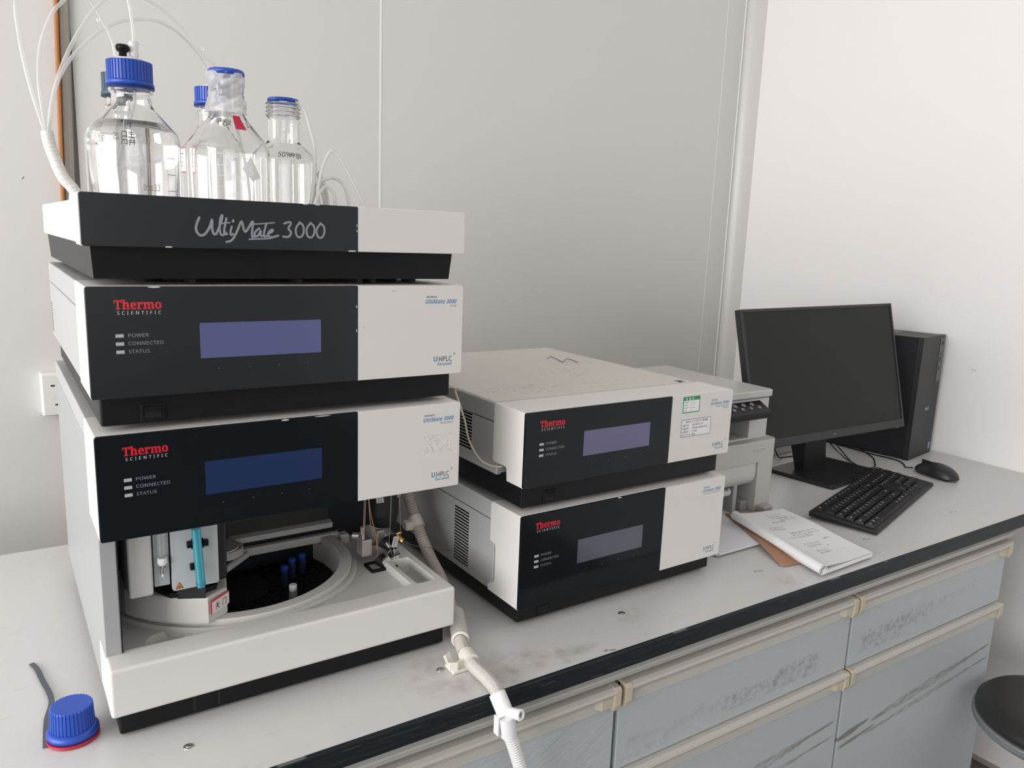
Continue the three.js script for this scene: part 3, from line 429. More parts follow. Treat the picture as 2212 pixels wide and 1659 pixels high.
// solvent rack on top of the left tower
{
  const o = thing('solvent_rack', 'shallow black and white solvent rack holding glass bottles on top of the left tower', 'lab instrument', [PA[0], T + 0.4955, PA[1]], TA);
  const H0 = 0.5330 - 0.4946, H1 = 0.5835 - 0.4946;
  for (const [x, z] of [[0.07, -0.08], [0.35, -0.08], [0.07, -0.46], [0.35, -0.46]]) part(o, 'foot', cyl(0.014, 0.015, 0.0072, x, 0, z), M.blackMatte);
  // tapered black base
  const b = new THREE.CylinderGeometry(1, 1, 1, 4, 1); {
    const X0 = [0.0105, 0.4070], X1 = [0.0085, 0.4100], Z0 = [-0.525, -0.016], Z1 = [-0.533, -0.013];
    const v = (y, X, Z) => [[X[0], y, Z[1]], [X[1], y, Z[1]], [X[1], y, Z[0]], [X[0] - 0.004, y, Z[0]]];
    const lo = v(0.0066, X0, Z0), hi = v(H0 + 0.003, X1, Z1), f = [], q = (a, c, d, e) => f.push(...a, ...c, ...d, ...a, ...d, ...e);
    for (let i = 0; i < 4; i++) { const j = (i + 1) % 4; q(lo[i], lo[j], hi[j], hi[i]); } q(hi[0], hi[1], hi[2], hi[3]); q(lo[3], lo[2], lo[1], lo[0]);
    const g = new THREE.BufferGeometry(); g.setAttribute('position', new THREE.Float32BufferAttribute(f, 3)); g.computeVertexNormals(); part(o, 'base', g, M.black);
  }
  for (let i = 0; i < 5; i++) part(o, 'rib', bx([0.215, 0.288, 0.305, 0.358, 0.10][i], [0.215, 0.288, 0.305, 0.358, 0.10][i] + 0.006, 0.001, 0.0064, -0.05, -0.022), M.blackMatte);
  const tr = cut(bx(0.0008, 0.4192, H0 + 0.0015, H1 - 0.0055, -0.548, -0.040, 0.003), bx(0.007, 0.413, H0 + 0.008, 0.2, -0.542, -0.012, 0.004));
  part(o, 'bottle_tray', tr, M.cover);
  const script = (g, X, Y) => {                          // hand-lettered name
    const c = '#8a8f95', st = (w, pts) => { g.strokeStyle = c; g.lineWidth = w * 1.6; g.lineCap = 'round'; g.lineJoin = 'round'; g.beginPath(); const P = pts.map(([x, y]) => [X(0.1035 + x * 0.00134), Y(0.0176 + y * 0.00024)]); g.moveTo(...P[0]); for (let i = 1; i < P.length - 1; i++) g.quadraticCurveTo(P[i][0], P[i][1], (P[i][0] + P[i + 1][0]) / 2, (P[i][1] + P[i + 1][1]) / 2); g.lineTo(...P[P.length - 1]); g.stroke(); };
    st(8, [[3, 8], [1, 30], [0, 62], [3, 84], [7, 78], [11, 40], [12.5, 6], [12, 50], [13, 76], [15, 74]]);
    st(7, [[15, 74], [18, 40], [20.5, -6], [19, -6], [17.5, 40], [18, 74], [20, 80], [22, 66]]);
    st(7, [[23, 6], [21, 50], [21, 76], [23.2, 72]]); st(4.5, [[18.5, 30], [22, 26], [25.5, 24]]);
    st(7, [[26.8, 40], [25.6, 62], [25.8, 78], [27.6, 72]]); st(8, [[28.0, 14], [27.9, 18]]);
    st(7.5, [[22.5, 106], [26, 104], [29, 80], [31.5, 50], [34.5, 8], [35.5, 42], [37, 66], [40, 40], [43.5, 6], [42.5, 50], [42, 84], [44, 80]]);
    st(7, [[48, 44], [44.5, 56], [44, 80], [47, 78], [49.5, 46], [48.5, 78], [51, 74]]);
    st(7, [[53.5, 24], [51.5, 60], [51.5, 80], [54, 76]]); st(4.5, [[43.5, 26], [52, 22], [60, 16]]);
    st(7, [[54.5, 66], [59, 56], [58.5, 44], [55, 58], [55, 78], [58, 82], [63, 72]]); st(5, [[62, 72], [58, 86], [50, 88], [40, 92]]);
    const nums = [[71, 'a'], [80, '0'], [89, '0'], [97.5, '0']];
    for (const [x, k] of nums) k === 'a' ? (st(7, [[x - 3, 18], [x + 1, 8], [x + 3, 16], [x - 0.5, 40], [x + 3, 54], [x + 1, 78], [x - 4, 76]])) : st(7, [[x + 1, 12], [x - 3, 30], [x - 2.5, 70], [x + 1, 80], [x + 4, 60], [x + 4, 24], [x + 0.5, 10]]);
    g.fillStyle = '#c9c9c7'; for (const [x, y, w, h] of [[0.0775, 0.0497, 0.0035, 0.001], [0.218, 0.0004, 0.003, 0.0006], [0.232, 0.0004, 0.003, 0.0006], [0.272, 0.0497, 0.005, 0.0009], [0.2782, 0.021, 0.0006, 0.002], [0.2782, 0.027, 0.0007, 0.0015]]) { g.beginPath(); g.ellipse(X(x), Y(y), X(w), Y(h), 0, 0, 7); g.fill(); }
  };
  fascia(o, H0, H1, { script, cd: 0.095, rough: 0.36, coat: 0.08, spec: 1.0 });
}
// column oven and detector of the right tower
const slotVent = (n, y0, y1) => ({ n, z0: -0.188, z1: -0.142, y0, y1, t: 0.0031 });
{
  const o = thing('column_oven', 'tall column oven with grey display at the foot of the right tower', 'lab instrument', [PB[0], T, PB[1]], TB);
  boxModule(o, 0.0336, 0.1744, { led: 0.0612, scr: 0.0530, dots: 0.1015, lcd: lin(0.070, 0.079, 0.108), rough: 0.10, coat: 0, spec: 0.3, kind: 'TCC Column Compartment', hplc: 0.1180, vent: slotVent(18, 0.046, 0.133), chips: [[0.182, 0.0008, 0.004, 0.0008]],
    notch: [[-0.080, 0.113], [-0.066, 0.110], [-0.065, 0.107], [-0.065, 0.055], [-0.068, 0.051], [-0.082, 0.044], [-0.082, 0.0336]] });
}
{
  const dirt = canvas(1024, 1280, (g, W, H) => {         // roof 0.412 m x 0.44 m, front at the bottom
    g.fillStyle = '#d6d2cb'; g.fillRect(0, 0, W, H);
    for (let i = 0; i < 900; i++) { g.fillStyle = rnd() < 0.5 ? 'rgba(198,191,180,0.06)' : 'rgba(222,218,210,0.08)'; g.beginPath(); g.ellipse(rnd() * W, rnd() * H, 8 + rnd() * 60, 4 + rnd() * 24, rnd() * 3, 0, 7); g.fill(); }
    for (const [x, y, rx, ry, n] of [[0.25, 0.86, 0.2, 0.07, 90], [0.62, 0.62, 0.16, 0.10, 90], [0.8, 0.45, 0.12, 0.06, 40], [0.5, 0.90, 0.3, 0.05, 50]]) for (let i = 0; i < n; i++) { g.strokeStyle = `rgba(70,64,58,${0.10 + rnd() * 0.28})`; g.lineWidth = 1 + rnd() * 4; const a = rnd() * 6.28, r = Math.sqrt(rnd()), px = (x + rx * r * Math.cos(a)) * W, py = (y + ry * r * Math.sin(a)) * H; g.beginPath(); g.moveTo(px, py); g.quadraticCurveTo(px + 20 * (rnd() - 0.3), py + 14 * (rnd() - 0.5), px + 50 * (rnd() - 0.3), py + 20 * (rnd() - 0.6)); g.stroke(); }
  });
  const o = thing('detector_module', 'detector module carrying a green sticker and a white card on top of the right tower', 'lab instrument', [PB[0], T + 0.1744, PB[1]], TB);
  const H0 = 0.2150 - 0.1744, H1 = 0.3228 - 0.1744;
  boxModule(o, H0, H1, { led: 0.0448, scr: 0.0358, dots: 0.0850, lcd: lin(0.10, 0.095, 0.20), rough: 0.08, coat: 0.1, spec: 0.35, kind: 'Variable Wavelength|Detector', hplc: 0.0840, roofHole: { x: [0.385, 0.404], z: [-0.105, -0.088] }, vent: slotVent(12, H0 + 0.022, H1 - 0.032) });
  const roof = plate(0.408, 0.425, 0.0008, 0.004, [1, 1, 1, 1], 0.0002); roof.rotateX(-Math.PI / 2).translate(0.006, H1 - 0.0008, -0.085);
  part(o, 'roof_sheet', cut(roof, bx(0.385, 0.404, H1 - 0.01, H1 + 0.01, -0.105, -0.088)), std(0xffffff, 0.5, { map: dirt }), 'dusty beige roof');
  part(o, 'calibration_sticker', plate(0.0380, 0.0262, 0.0004, 0.001, [1, 1, 1, 1], 0.0001).translate(0.3030, H1 - 0.0295, 0.0004), std(0xffffff, 0.5, { map: canvas(608, 419, (g, W, H) => {
    g.fillStyle = '#1f8a58'; g.fillRect(0, 0, W, H); g.fillStyle = '#e6e7ea'; g.fillRect(24, 100, W - 48, H - 124);
    han(g, 'xiao', 90, 22, 62, 8, '#cfe8da'); han(g, 'zhun', 205, 22, 62, 8, '#cfe8da'); han(g, 'zheng', 315, 22, 62, 8, '#cfe8da');
    [[150, 'bian'], [220, 'xing'], [290, 'hao'], [355, 'ming']].forEach(([y, k], r) => { for (let i = 0; i < 4 - (r === 3 ? 1 : 0); i++) han(g, ['yiq', 'qi', k, 'hao'][i], 44 + i * 36, y - 16, 28, 3, '#3a3e44'); });
    g.strokeStyle = '#23262c'; g.lineWidth = 4; for (const [x, y, n] of [[240, 160, 12], [250, 226, 9], [230, 300, 10], [270, 362, 5]]) { g.beginPath(); g.moveTo(x, y); for (let i = 0; i < n; i++) g.quadraticCurveTo(x + i * 22 + 6, y - 26 + rnd() * 20, x + i * 22 + 20, y - 8 + rnd() * 16); g.stroke(); }
  }) }), 'green and white calibration sticker');
  part(o, 'asset_card', plate(0.0675, 0.0285, 0.0004, 0.0006, [1, 1, 1, 1], 0.0001).translate(0.3025, H1 - 0.0690, 0.0004), std(0xffffff, 0.55, { map: canvas(1080, 456, (g, W, H) => {
    g.fillStyle = '#e2e2e5'; g.fillRect(0, 0, W, H); g.strokeStyle = '#24262a'; g.lineWidth = 9; g.strokeRect(5, 5, W - 10, H - 10);
    const K = Object.keys(HAN), row = (x, y, s, n, o = 0) => { for (let i = 0; i < n; i++) han(g, K[(i * 5 + o) % K.length], x + i * s * 1.08, y, s * 0.88, 5, '#2c2e33'); };
    row(170, 36, 62, 12, 3);
    [['yiq', 'qi', 'ming', 'cheng'], ['yiq', 'qi', 'xing', 'hao'], ['yiq', 'qi', 'bian', 'hao']].forEach((k, r) => { k.forEach((c, i) => han(g, c, 30 + i * 62, 128 + r * 84, 54, 5, '#2c2e33')); TXT(g, ':', 285, 178 + r * 84, 60, '#2c2e33'); });
    row(30, 380, 58, 5, 8); TXT(g, ':', 345, 430, 60, '#2c2e33'); row(400, 128, 62, 6, 9); TXT(g, 'Ultimate3000VWD', 390, 262, 62, '#2c2e33', 'serif', { bold: true }); TXT(g, '5-1-001', 390, 346, 60, '#2c2e33', 'serif', { bold: true }); row(410, 380, 58, 2, 4);
  }) }), 'white printed card with a black border');
}

// ---------------------------------------------------------------- solvent bottles
const RACK = T + 0.5422;
const inkM = (w, h, draw, c = 0x151515, rough = 0.6) => { const t = canvas(w, h, draw); return std(0xffffff, rough, { map: t, transparent: true, alphaTest: 0.02 }); };
function interp(prof, y) { for (let i = 1; i < prof.length; i++) if (y <= prof[i][1] && prof[i][1] > prof[i - 1][1]) { const [r0, y0] = prof[i - 1], [r1, y1] = prof[i]; return r0 + (r1 - r0) * (y - y0) / (y1 - y0); } return prof[prof.length - 1][0]; }
// patch that lies on the outside of a bottle between two heights and two angles (0 faces +z)
function wrap(prof, y0, y1, a0, a1, off = 0.0004, nu = 20, nv = 10) {
  const g = new THREE.PlaneGeometry(1, 1, nu, nv), p = g.attributes.position, uv = g.attributes.uv;
  for (let i = 0; i < p.count; i++) { const u = uv.getX(i), v = uv.getY(i), y = y0 + (y1 - y0) * v, a = a0 + (a1 - a0) * u, r = interp(prof, y) + off; p.setXYZ(i, r * Math.sin(a), y, r * Math.cos(a)); }
  g.computeVertexNormals(); return g;
}
function glassBottle(o, prof, wall = 0.0022) {
  const outer = prof.map(([r, y]) => new THREE.Vector2(r, y)), inner = prof.slice(1).filter(([r]) => r > 0.006).map(([r, y]) => new THREE.Vector2(r - wall, y)).reverse();
  inner[inner.length - 1].y = 0.006;
  const pts = [...outer, ...inner, new THREE.Vector2(0.0001, 0.005)];
  return part(o, 'glass_body', new THREE.LatheGeometry(pts, 64), M.glass);
}
function fill(o, prof, top, wall = 0.0022) {
  const pts = [new THREE.Vector2(0.0001, 0.0065)]; for (const [r, y] of prof) if (y > 0.004 && y < top) pts.push(new THREE.Vector2(r - wall - 0.0003, Math.max(y, 0.0066)));
  pts.push(new THREE.Vector2(interp(prof, top) - wall - 0.0003, top), new THREE.Vector2(0.0001, top));
  return part(o, 'solvent', new THREE.LatheGeometry(pts, 56), M.liquid, 'clear liquid');
}
function ribCap(o, r, y0, y1, m, ribs = 40, flange = 0.0012) {
  const pts = [], N = ribs * 6; for (let i = 0; i < N; i++) { const a = i / N * Math.PI * 2, k = i % 6, rr = r - (k < 3 ? 0 : 0.0011); pts.push([rr * Math.cos(a), rr * Math.sin(a)]); }
  const c = part(o, 'screw_cap', raise(pts, y0 + 0.0065, y1, 0.0008), m);
  part(c, 'cap_flange', new THREE.LatheGeometry([[0, 0], [r + flange, 0], [r + flange, 0.0055], [r, 0.0072], [0, 0.0072]].map(([a, b]) => new THREE.Vector2(a, y0 + b)), 48), m);
  return c;
}
const body = (R, sh0, sh1, rn) => { const p = [[0.0001, 0.0015], [R * 0.86, 0.0], [R * 0.96, 0.0012], [R, 0.006]]; p.push([R, sh0]); for (const [f, t] of [[0.985, 0.10], [0.94, 0.24]]) p.push([rn + (R - rn) * f, sh0 + (sh1 - sh0) * t]); p.push([rn + (R - rn) * 0.13, sh0 + (sh1 - sh0) * 0.86], [rn, sh1]); return p; };
{ // 1 front left, nearly full, blue cap with a black tap
  const o = thing('solvent_bottle', 'large clear glass bottle with wide blue cap and black plug, standing frontmost', 'bottle', [0.0745, RACK, -0.2965], 0, 'solvent bottles in the rack');
  const prof = [...body(0.0508, 0.106, 0.149, 0.0215), [0.0205, 0.158], [0.0235, 0.161], [0.0235, 0.164], [0.0205, 0.167], [0.0205, 0.190]];
  glassBottle(o, prof); fill(o, prof, 0.127);
  ribCap(o, 0.0242, 0.1655, 0.1945, M.capBlue);
  part(o, 'cap_disc', new THREE.LatheGeometry([[0, 0.1946], [0.0165, 0.1946], [0.0155, 0.1975], [0, 0.1985]].map(([a, b]) => new THREE.Vector2(a, b)), 40), M.whitePlastic, 'white insert in the cap');
  const pl = part(o, 'plug', new THREE.LatheGeometry([[0, 0.197], [0.0042, 0.197], [0.0040, 0.203], [0.0072, 0.2055], [0.0076, 0.209], [0.006, 0.2115], [0, 0.212]].map(([a, b]) => new THREE.Vector2(a, b)), 28).translate(-0.0065, 0, 0.003), M.black, 'black plug');
  part(o, 'hose_adapter', new THREE.LatheGeometry([[0, 0.197], [0.0036, 0.197], [0.0036, 0.2005], [0.0056, 0.202], [0.0046, 0.2075], [0.0046, 0.210], [0.0056, 0.2145], [0.0048, 0.217], [0.002, 0.217], [0, 0.217]].map(([a, b]) => new THREE.Vector2(a, b)), 24).translate(0.0055, 0, 0.001), phy(lin(0.9, 0.9, 0.89), 0.3, { transmission: 0.4 }), 'translucent adapter');
  part(o, 'dip_tube', tube([[0.005, 0.196, 0], [0.003, 0.15, 0.002], [-0.006, 0.118, 0.006], [-0.018, 0.06, 0.004], [-0.022, 0.012, 0]], 0.0016, 40, 8), M.tubing);
  part(o, 'handwriting', wrap(prof, 0.090, 0.129, -1.05, -0.02), inkM(900, 620, (g) => { g.strokeStyle = '#1c1c1e'; g.lineWidth = 9; g.lineCap = 'round';
    const L = (...p) => { g.beginPath(); p.forEach(([x, y], i) => i ? g.lineTo(x, y) : g.moveTo(x, y)); g.stroke(); };
    L([560, 60], [590, 50], [585, 80]); L([660, 40], [655, 170]); L([730, 40], [700, 110], [780, 105]); L([765, 60], [760, 180]);
    han(g, 'yi', 430, 270, 130, 7, 'rgba(60,60,62,0.75)', 0.8); han(g, 'jing', 590, 225, 250, 10, '#1a1a1c', 0.9); han(g, 'suan', 130, 300, 150, 6, 'rgba(60,60,60,0.6)', 1.5); }), 'black handwriting');
  part(o, 'printed_scale', wrap(prof, 0.035, 0.095, 0.02, 0.95), inkM(900, 560, (g) => { g.strokeStyle = 'rgba(150,150,148,0.9)'; g.lineWidth = 6; g.strokeRect(560, 60, 230, 600); for (const y of [230, 400]) { g.beginPath(); g.moveTo(560, y); g.lineTo(790, y); g.stroke(); } TXT(g, 'Boro 3.3', 0, 410, 92, 'rgba(150,150,148,0.95)'); }), 'printed scale');
}
{ // 2 wrapped neck
  const o = thing('solvent_bottle', 'large clear glass bottle with film-wrapped neck, red tag and white scale in the middle', 'bottle', [0.1842, RACK, -0.3085], 0, 'solvent bottles in the rack');
  const prof = [...body(0.0498, 0.104, 0.150, 0.0205), [0.0205, 0.157], [0.0225, 0.160], [0.0205, 0.163], [0.0205, 0.1995]];
  glassBottle(o, prof);
  const film = []; { const N = 48, K = 26; const g = new THREE.CylinderGeometry(1, 1, 1, N, K, true), p = g.attributes.position; for (let i = 0; i < p.count; i++) { const v = p.getY(i) + 0.5, a = Math.atan2(p.getX(i), p.getZ(i)); const bulge = 0.0212 + 0.0022 * Math.sin(v * 9) * (v < 0.75 ? 1 : 0.3) + 0.0009 * Math.sin(a * 3 + v * 14) + 0.0007 * Math.sin(a * 7 - v * 23) + (Math.sin(a + 0.9) > 0.2 ? -0.0004 : 0.0014); const r = v > 0.93 ? bulge * (1 - (v - 0.93) * 2.2) : v < 0.12 ? bulge + 0.0025 * (0.12 - v) / 0.12 : bulge; p.setXYZ(i, r * Math.sin(a), 0.1515 + v * 0.0495, r * Math.cos(a)); } g.computeVertexNormals(); film.push(g); }
  part(o, 'film_wrap', film[0], phy(lin(0.96, 0.96, 0.96), 0.35, { transmission: 0.55, thickness: 0 }), 'crumpled clear film');
  part(o, 'pouring_ring', new THREE.LatheGeometry([[0.0165, 0.1955], [0.0215, 0.1955], [0.0215, 0.2005], [0.0200, 0.2025], [0.0165, 0.2025], [0.0165, 0.1955]].map(([a, b]) => new THREE.Vector2(a, b)), 40), M.capBlue, 'blue pouring ring');
  part(o, 'dip_tube', tube([[-0.010, 0.2055, 0.004], [-0.004, 0.18, 0.004], [0.010, 0.13, 0.010], [0.022, 0.07, 0.006], [0.026, 0.012, 0]], 0.0016, 40, 8), M.tubing);
  part(o, 'red_tag', wrap(prof, 0.1305, 0.1475, 0.02, 0.42, 0.0008), M.red, 'small red tag');
  part(o, 'handwriting', wrap(prof, 0.1275, 0.1500, -1.0, 0.95), inkM(1100, 480, (g) => { g.lineCap = 'round'; han(g, 'jia', 140, 150, 160, 11, '#1c1c1e', 0.8); han(g, 'suan', 330, 170, 180, 10, '#1c1c1e', 1); han(g, 'shui', 560, 200, 190, 11, '#1c1c1e', 1.2); han(g, 'guan', 640, 30, 120, 12, '#1c1c1e', 1); TXT(g, '3', 850, 330, 170, '#1c1c1e', 'sans-serif', { slant: 0.2 }); TXT(g, '16', 950, 370, 150, '#1c1c1e', 'sans-serif', { slant: 0.2 }); }), 'black handwriting');
  part(o, 'printed_scale', wrap(prof, 0.048, 0.104, -0.85, 0.62), inkM(1100, 820, (g) => { const c = 'rgba(245,245,245,0.85)'; g.strokeStyle = c; g.lineWidth = 8; g.strokeRect(150, 60, 230, 900); for (const y of [260, 440, 620]) { g.beginPath(); g.moveTo(220, y); g.lineTo(380, y); g.stroke(); } TXT(g, '800ml', 420, 120, 110, c); TXT(g, '600ml', 440, 500, 110, c); TXT(g, '400', 440, 800, 110, c); g.fillStyle = 'rgba(230,230,230,0.75)'; g.beginPath(); g.moveTo(860, 90); g.lineTo(1060, 430); g.lineTo(880, 500); g.lineTo(690, 300); g.closePath(); g.fill(); TXT(g, 'S', 810, 400, 200, 'rgba(250,250,250,0.95)'); }), 'white printed scale');
}
{ // 3 slim, open
  const o = thing('solvent_bottle', 'smaller clear glass bottle with open threaded neck and blue ring, rightmost in the rack', 'bottle', [0.2725, RACK, -0.3690], 0, 'solvent bottles in the rack');
  const prof = [...body(0.0440, 0.104, 0.131, 0.0212), [0.0208, 0.155], [0.0226, 0.157], [0.0208, 0.160]];
  for (let i = 0; i < 4; i++) prof.push([0.0200, 0.1615 + i * 0.0052], [0.0228, 0.1632 + i * 0.0052], [0.0228, 0.1642 + i * 0.0052], [0.0200, 0.1660 + i * 0.0052]); prof.push([0.0206, 0.1835]);
  glassBottle(o, prof);
  part(o, 'pouring_ring', new THREE.LatheGeometry([[0.0165, 0.1815], [0.0206, 0.1815], [0.0206, 0.1855], [0.0195, 0.1868], [0.0165, 0.1868], [0.0165, 0.1815]].map(([a, b]) => new THREE.Vector2(a, b)), 40), M.capBlue, 'blue pouring ring');
  part(o, 'handwriting', wrap(prof, 0.101, 0.128, -1.0, 0.30), inkM(1100, 560, (g) => { TXT(g, '23', 60, 180, 120, '#1c1c1e', 'sans-serif', { slant: 0.2 }); TXT(g, '50%', 420, 420, 190, '#1c1c1e', 'sans-serif', { slant: 0.2 }); han(g, 'jia', 760, 290, 150, 11, '#1c1c1e', 1); han(g, 'chun', 910, 300, 150, 9, '#1c1c1e', 1); }), 'black handwriting');
}
{ // 4 slate cap behind the first
  const o = thing('solvent_bottle', 'small glass bottle with slate grey cap half hidden behind the frontmost bottle', 'bottle', [0.0930, RACK, -0.552], 0, 'solvent bottles in the rack');
  const prof = [...body(0.0430, 0.110, 0.158, 0.0150), [0.0150, 0.168], [0.0185, 0.171], [0.0185, 0.175], [0.0150, 0.178], [0.0150, 0.205]];
  glassBottle(o, prof); ribCap(o, 0.0205, 0.1880, 0.2200, M.capTeal, 26);
  part(o, 'cap_stub', cyl(0.0062, 0.0062, 0.010, -0.006, 0.2195, 0, 20), M.whitePlastic, 'white stub on the cap');
}
{ // 5 blue cap behind the second
  const o = thing('solvent_bottle', 'glass bottle with narrow blue cap and red-edged label behind the film-wrapped bottle', 'bottle', [0.2130, RACK, -0.510], 0, 'solvent bottles in the rack');
  const prof = [...body(0.0490, 0.108, 0.160, 0.0205), [0.0205, 0.172], [0.0235, 0.175], [0.0205, 0.179], [0.0205, 0.205]];
  glassBottle(o, prof); ribCap(o, 0.0250, 0.1840, 0.2105, M.capBlue, 36);
  part(o, 'cap_disc', cyl(0.016, 0.015, 0.0025, 0, 0.2105, 0, 36), M.whitePlastic, 'white insert in the cap');
  part(o, 'paper_label', wrap(prof, 0.088, 0.1235, -1.80, -1.10, 0.0006), std(0xffffff, 0.6, { map: canvas(256, 256, (g, W, H) => { g.fillStyle = '#eceaea'; g.fillRect(0, 0, W, H); g.strokeStyle = '#b8435a'; g.lineWidth = 14; g.strokeRect(4, 4, W - 8, H - 8); g.fillStyle = '#4a4a4e'; for (let i = 0; i < 4; i++) g.fillRect(40, 60 + i * 40, 120 + rnd() * 40, 10); }) }), 'white label edged in red');
}
// tubing
{
  const Y = (l) => l.map(([x, y, z]) => [x, T + y, z]);
  const sl = thing('tube_sleeve', 'white wrapped sleeve bundling the solvent lines at the left end of the rack', 'sleeve');
  const sp = Y([[0.016, 0.548, -0.200], [0.0035, 0.5860, -0.190], [-0.0060, 0.5995, -0.19], [-0.0128, 0.6190, -0.19], [-0.0160, 0.6311, -0.19], [-0.0175, 0.6430, -0.19]]);
  part(sl, 'sleeve_body', tube(sp, 0.0056, 60, 16), M.softWhite);
  const cv = new THREE.CatmullRomCurve3(sp.map(V)); for (let i = 3; i < 16; i++) { const p = cv.getPoint(i / 16), t = cv.getTangent(i / 16), g = new THREE.TorusGeometry(0.0056, 0.0003, 6, 24); g.applyQuaternion(new THREE.Quaternion().setFromUnitVectors(new THREE.Vector3(0, 0, 1), t.clone().add(new THREE.Vector3(0.12, 0.1, 0)).normalize())); part(sl, 'tape_turn', g.translate(p.x, p.y, p.z), M.softWhite); }
  const line = (label, pts) => solo('solvent_line', label, 'tubing', tube(Y(pts), 0.0019, 120, 8), M.tubing, 'solvent lines above the rack');
  line('clear solvent line looping highest from the sleeve to the white adapter of the frontmost bottle', [[-0.0187, 0.6400, -0.19], [-0.0296, 0.688, -0.19], [-0.0347, 0.7331, -0.2], [-0.0346, 0.7643, -0.21], [-0.0215, 0.8067, -0.23], [0.0303, 0.8500, -0.27], [0.0700, 0.8260, -0.29], [0.0767, 0.8010, -0.294], [0.0800, 0.7740, -0.296], [0.0802, 0.7570, -0.2955]]);
  line('clear solvent line ending beside the black plug of the frontmost bottle', [[-0.0179, 0.6400, -0.19], [-0.0213, 0.687, -0.19], [-0.0168, 0.7254, -0.2], [-0.0049, 0.7569, -0.21], [0.0059, 0.7738, -0.23], [0.0206, 0.7940, -0.26], [0.0320, 0.7960, -0.275], [0.0455, 0.7800, -0.285], [0.0570, 0.7570, -0.290], [0.0600, 0.7400, -0.290]]);
  line('clear solvent line arching down into the film-wrapped bottle', [[-0.0168, 0.6400, -0.19], [-0.0112, 0.6732, -0.19], [0.0007, 0.7087, -0.2], [0.0209, 0.7502, -0.22], [0.047, 0.7877, -0.25], [0.0667, 0.804, -0.27], [0.0908, 0.8041, -0.28], [0.122, 0.7894, -0.29], [0.1520, 0.7610, -0.300], [0.1718, 0.7455, -0.3045]]);
  line('clear solvent line with the lowest arch running back to the narrow blue cap', [[-0.016, 0.6400, -0.19], [-0.0088, 0.679, -0.2], [0.0048, 0.7115, -0.23], [0.0324, 0.75, -0.28], [0.0646, 0.7819, -0.33], [0.0994, 0.8025, -0.38], [0.1372, 0.813, -0.43], [0.173, 0.8039, -0.47], [0.2028, 0.7794, -0.5], [0.2130, 0.7545, -0.510]]);
  for (const [l, p] of [['tiny clear bead clip on the solvent line left of the black plug', [0.0446, 0.7740, -0.2835]], ['tiny clear bead clip on the solvent line above the film-wrapped bottle', [0.1555, 0.7630, -0.2985]]]) {
    const c = thing('line_bead', l, 'clip', [p[0], T + p[1], p[2]]); part(c, 'bead', new THREE.TorusGeometry(0.0016, 0.0011, 10, 18).rotateY(-0.3), M.tubing);
  }
  const drain = (label, pts) => solo('drain_tube', label, 'tubing', tube(Y(pts), 0.0024, 80, 8), phy(lin(0.88, 0.88, 0.86), 0.45, { transmission: 0.35, thickness: 0 }), 'thin tubes at the right end of the rack');
  drain('translucent tube with the tallest loop right of the slim bottle', [[0.318, 0.5440, -0.30], [0.2975, 0.600, -0.3050], [0.300, 0.622, -0.3050], [0.309, 0.650, -0.3050], [0.3175, 0.6610, -0.3050], [0.327, 0.653, -0.3050], [0.349, 0.618, -0.3050], [0.366, 0.585, -0.3050], [0.372, 0.55, -0.30]]);
  drain('translucent tube with a narrow pointed loop beside the slim bottle', [[0.322, 0.5440, -0.345], [0.322, 0.585, -0.345], [0.3155, 0.618, -0.343], [0.311, 0.6345, -0.342], [0.3165, 0.628, -0.342], [0.3255, 0.592, -0.342], [0.329, 0.55, -0.345]]);
  drain('translucent tube with a broad round loop in the middle of the group', [[0.300, 0.5450, -0.325], [0.299, 0.59, -0.325], [0.3060, 0.6195, -0.325], [0.3290, 0.6270, -0.325], [0.342, 0.6180, -0.325], [0.350, 0.585, -0.325], [0.352, 0.548, -0.325]]);
  drain('translucent tube with the lowest small loop of the group', [[0.335, 0.5445, -0.32], [0.326, 0.580, -0.315], [0.3215, 0.606, -0.310], [0.312, 0.6145, -0.310], [0.302, 0.608, -0.305], [0.290, 0.59, -0.295], [0.286, 0.55, -0.29]]);
  drain('translucent tube lying low against the slim bottle and over its rim', [[0.2790, 0.7280, -0.3560], [0.2930, 0.7180, -0.3500], [0.2980, 0.690, -0.3350], [0.2990, 0.662, -0.3210], [0.2960, 0.61, -0.3190], [0.2900, 0.5800, -0.3160], [0.2880, 0.5500, -0.310]]);
}
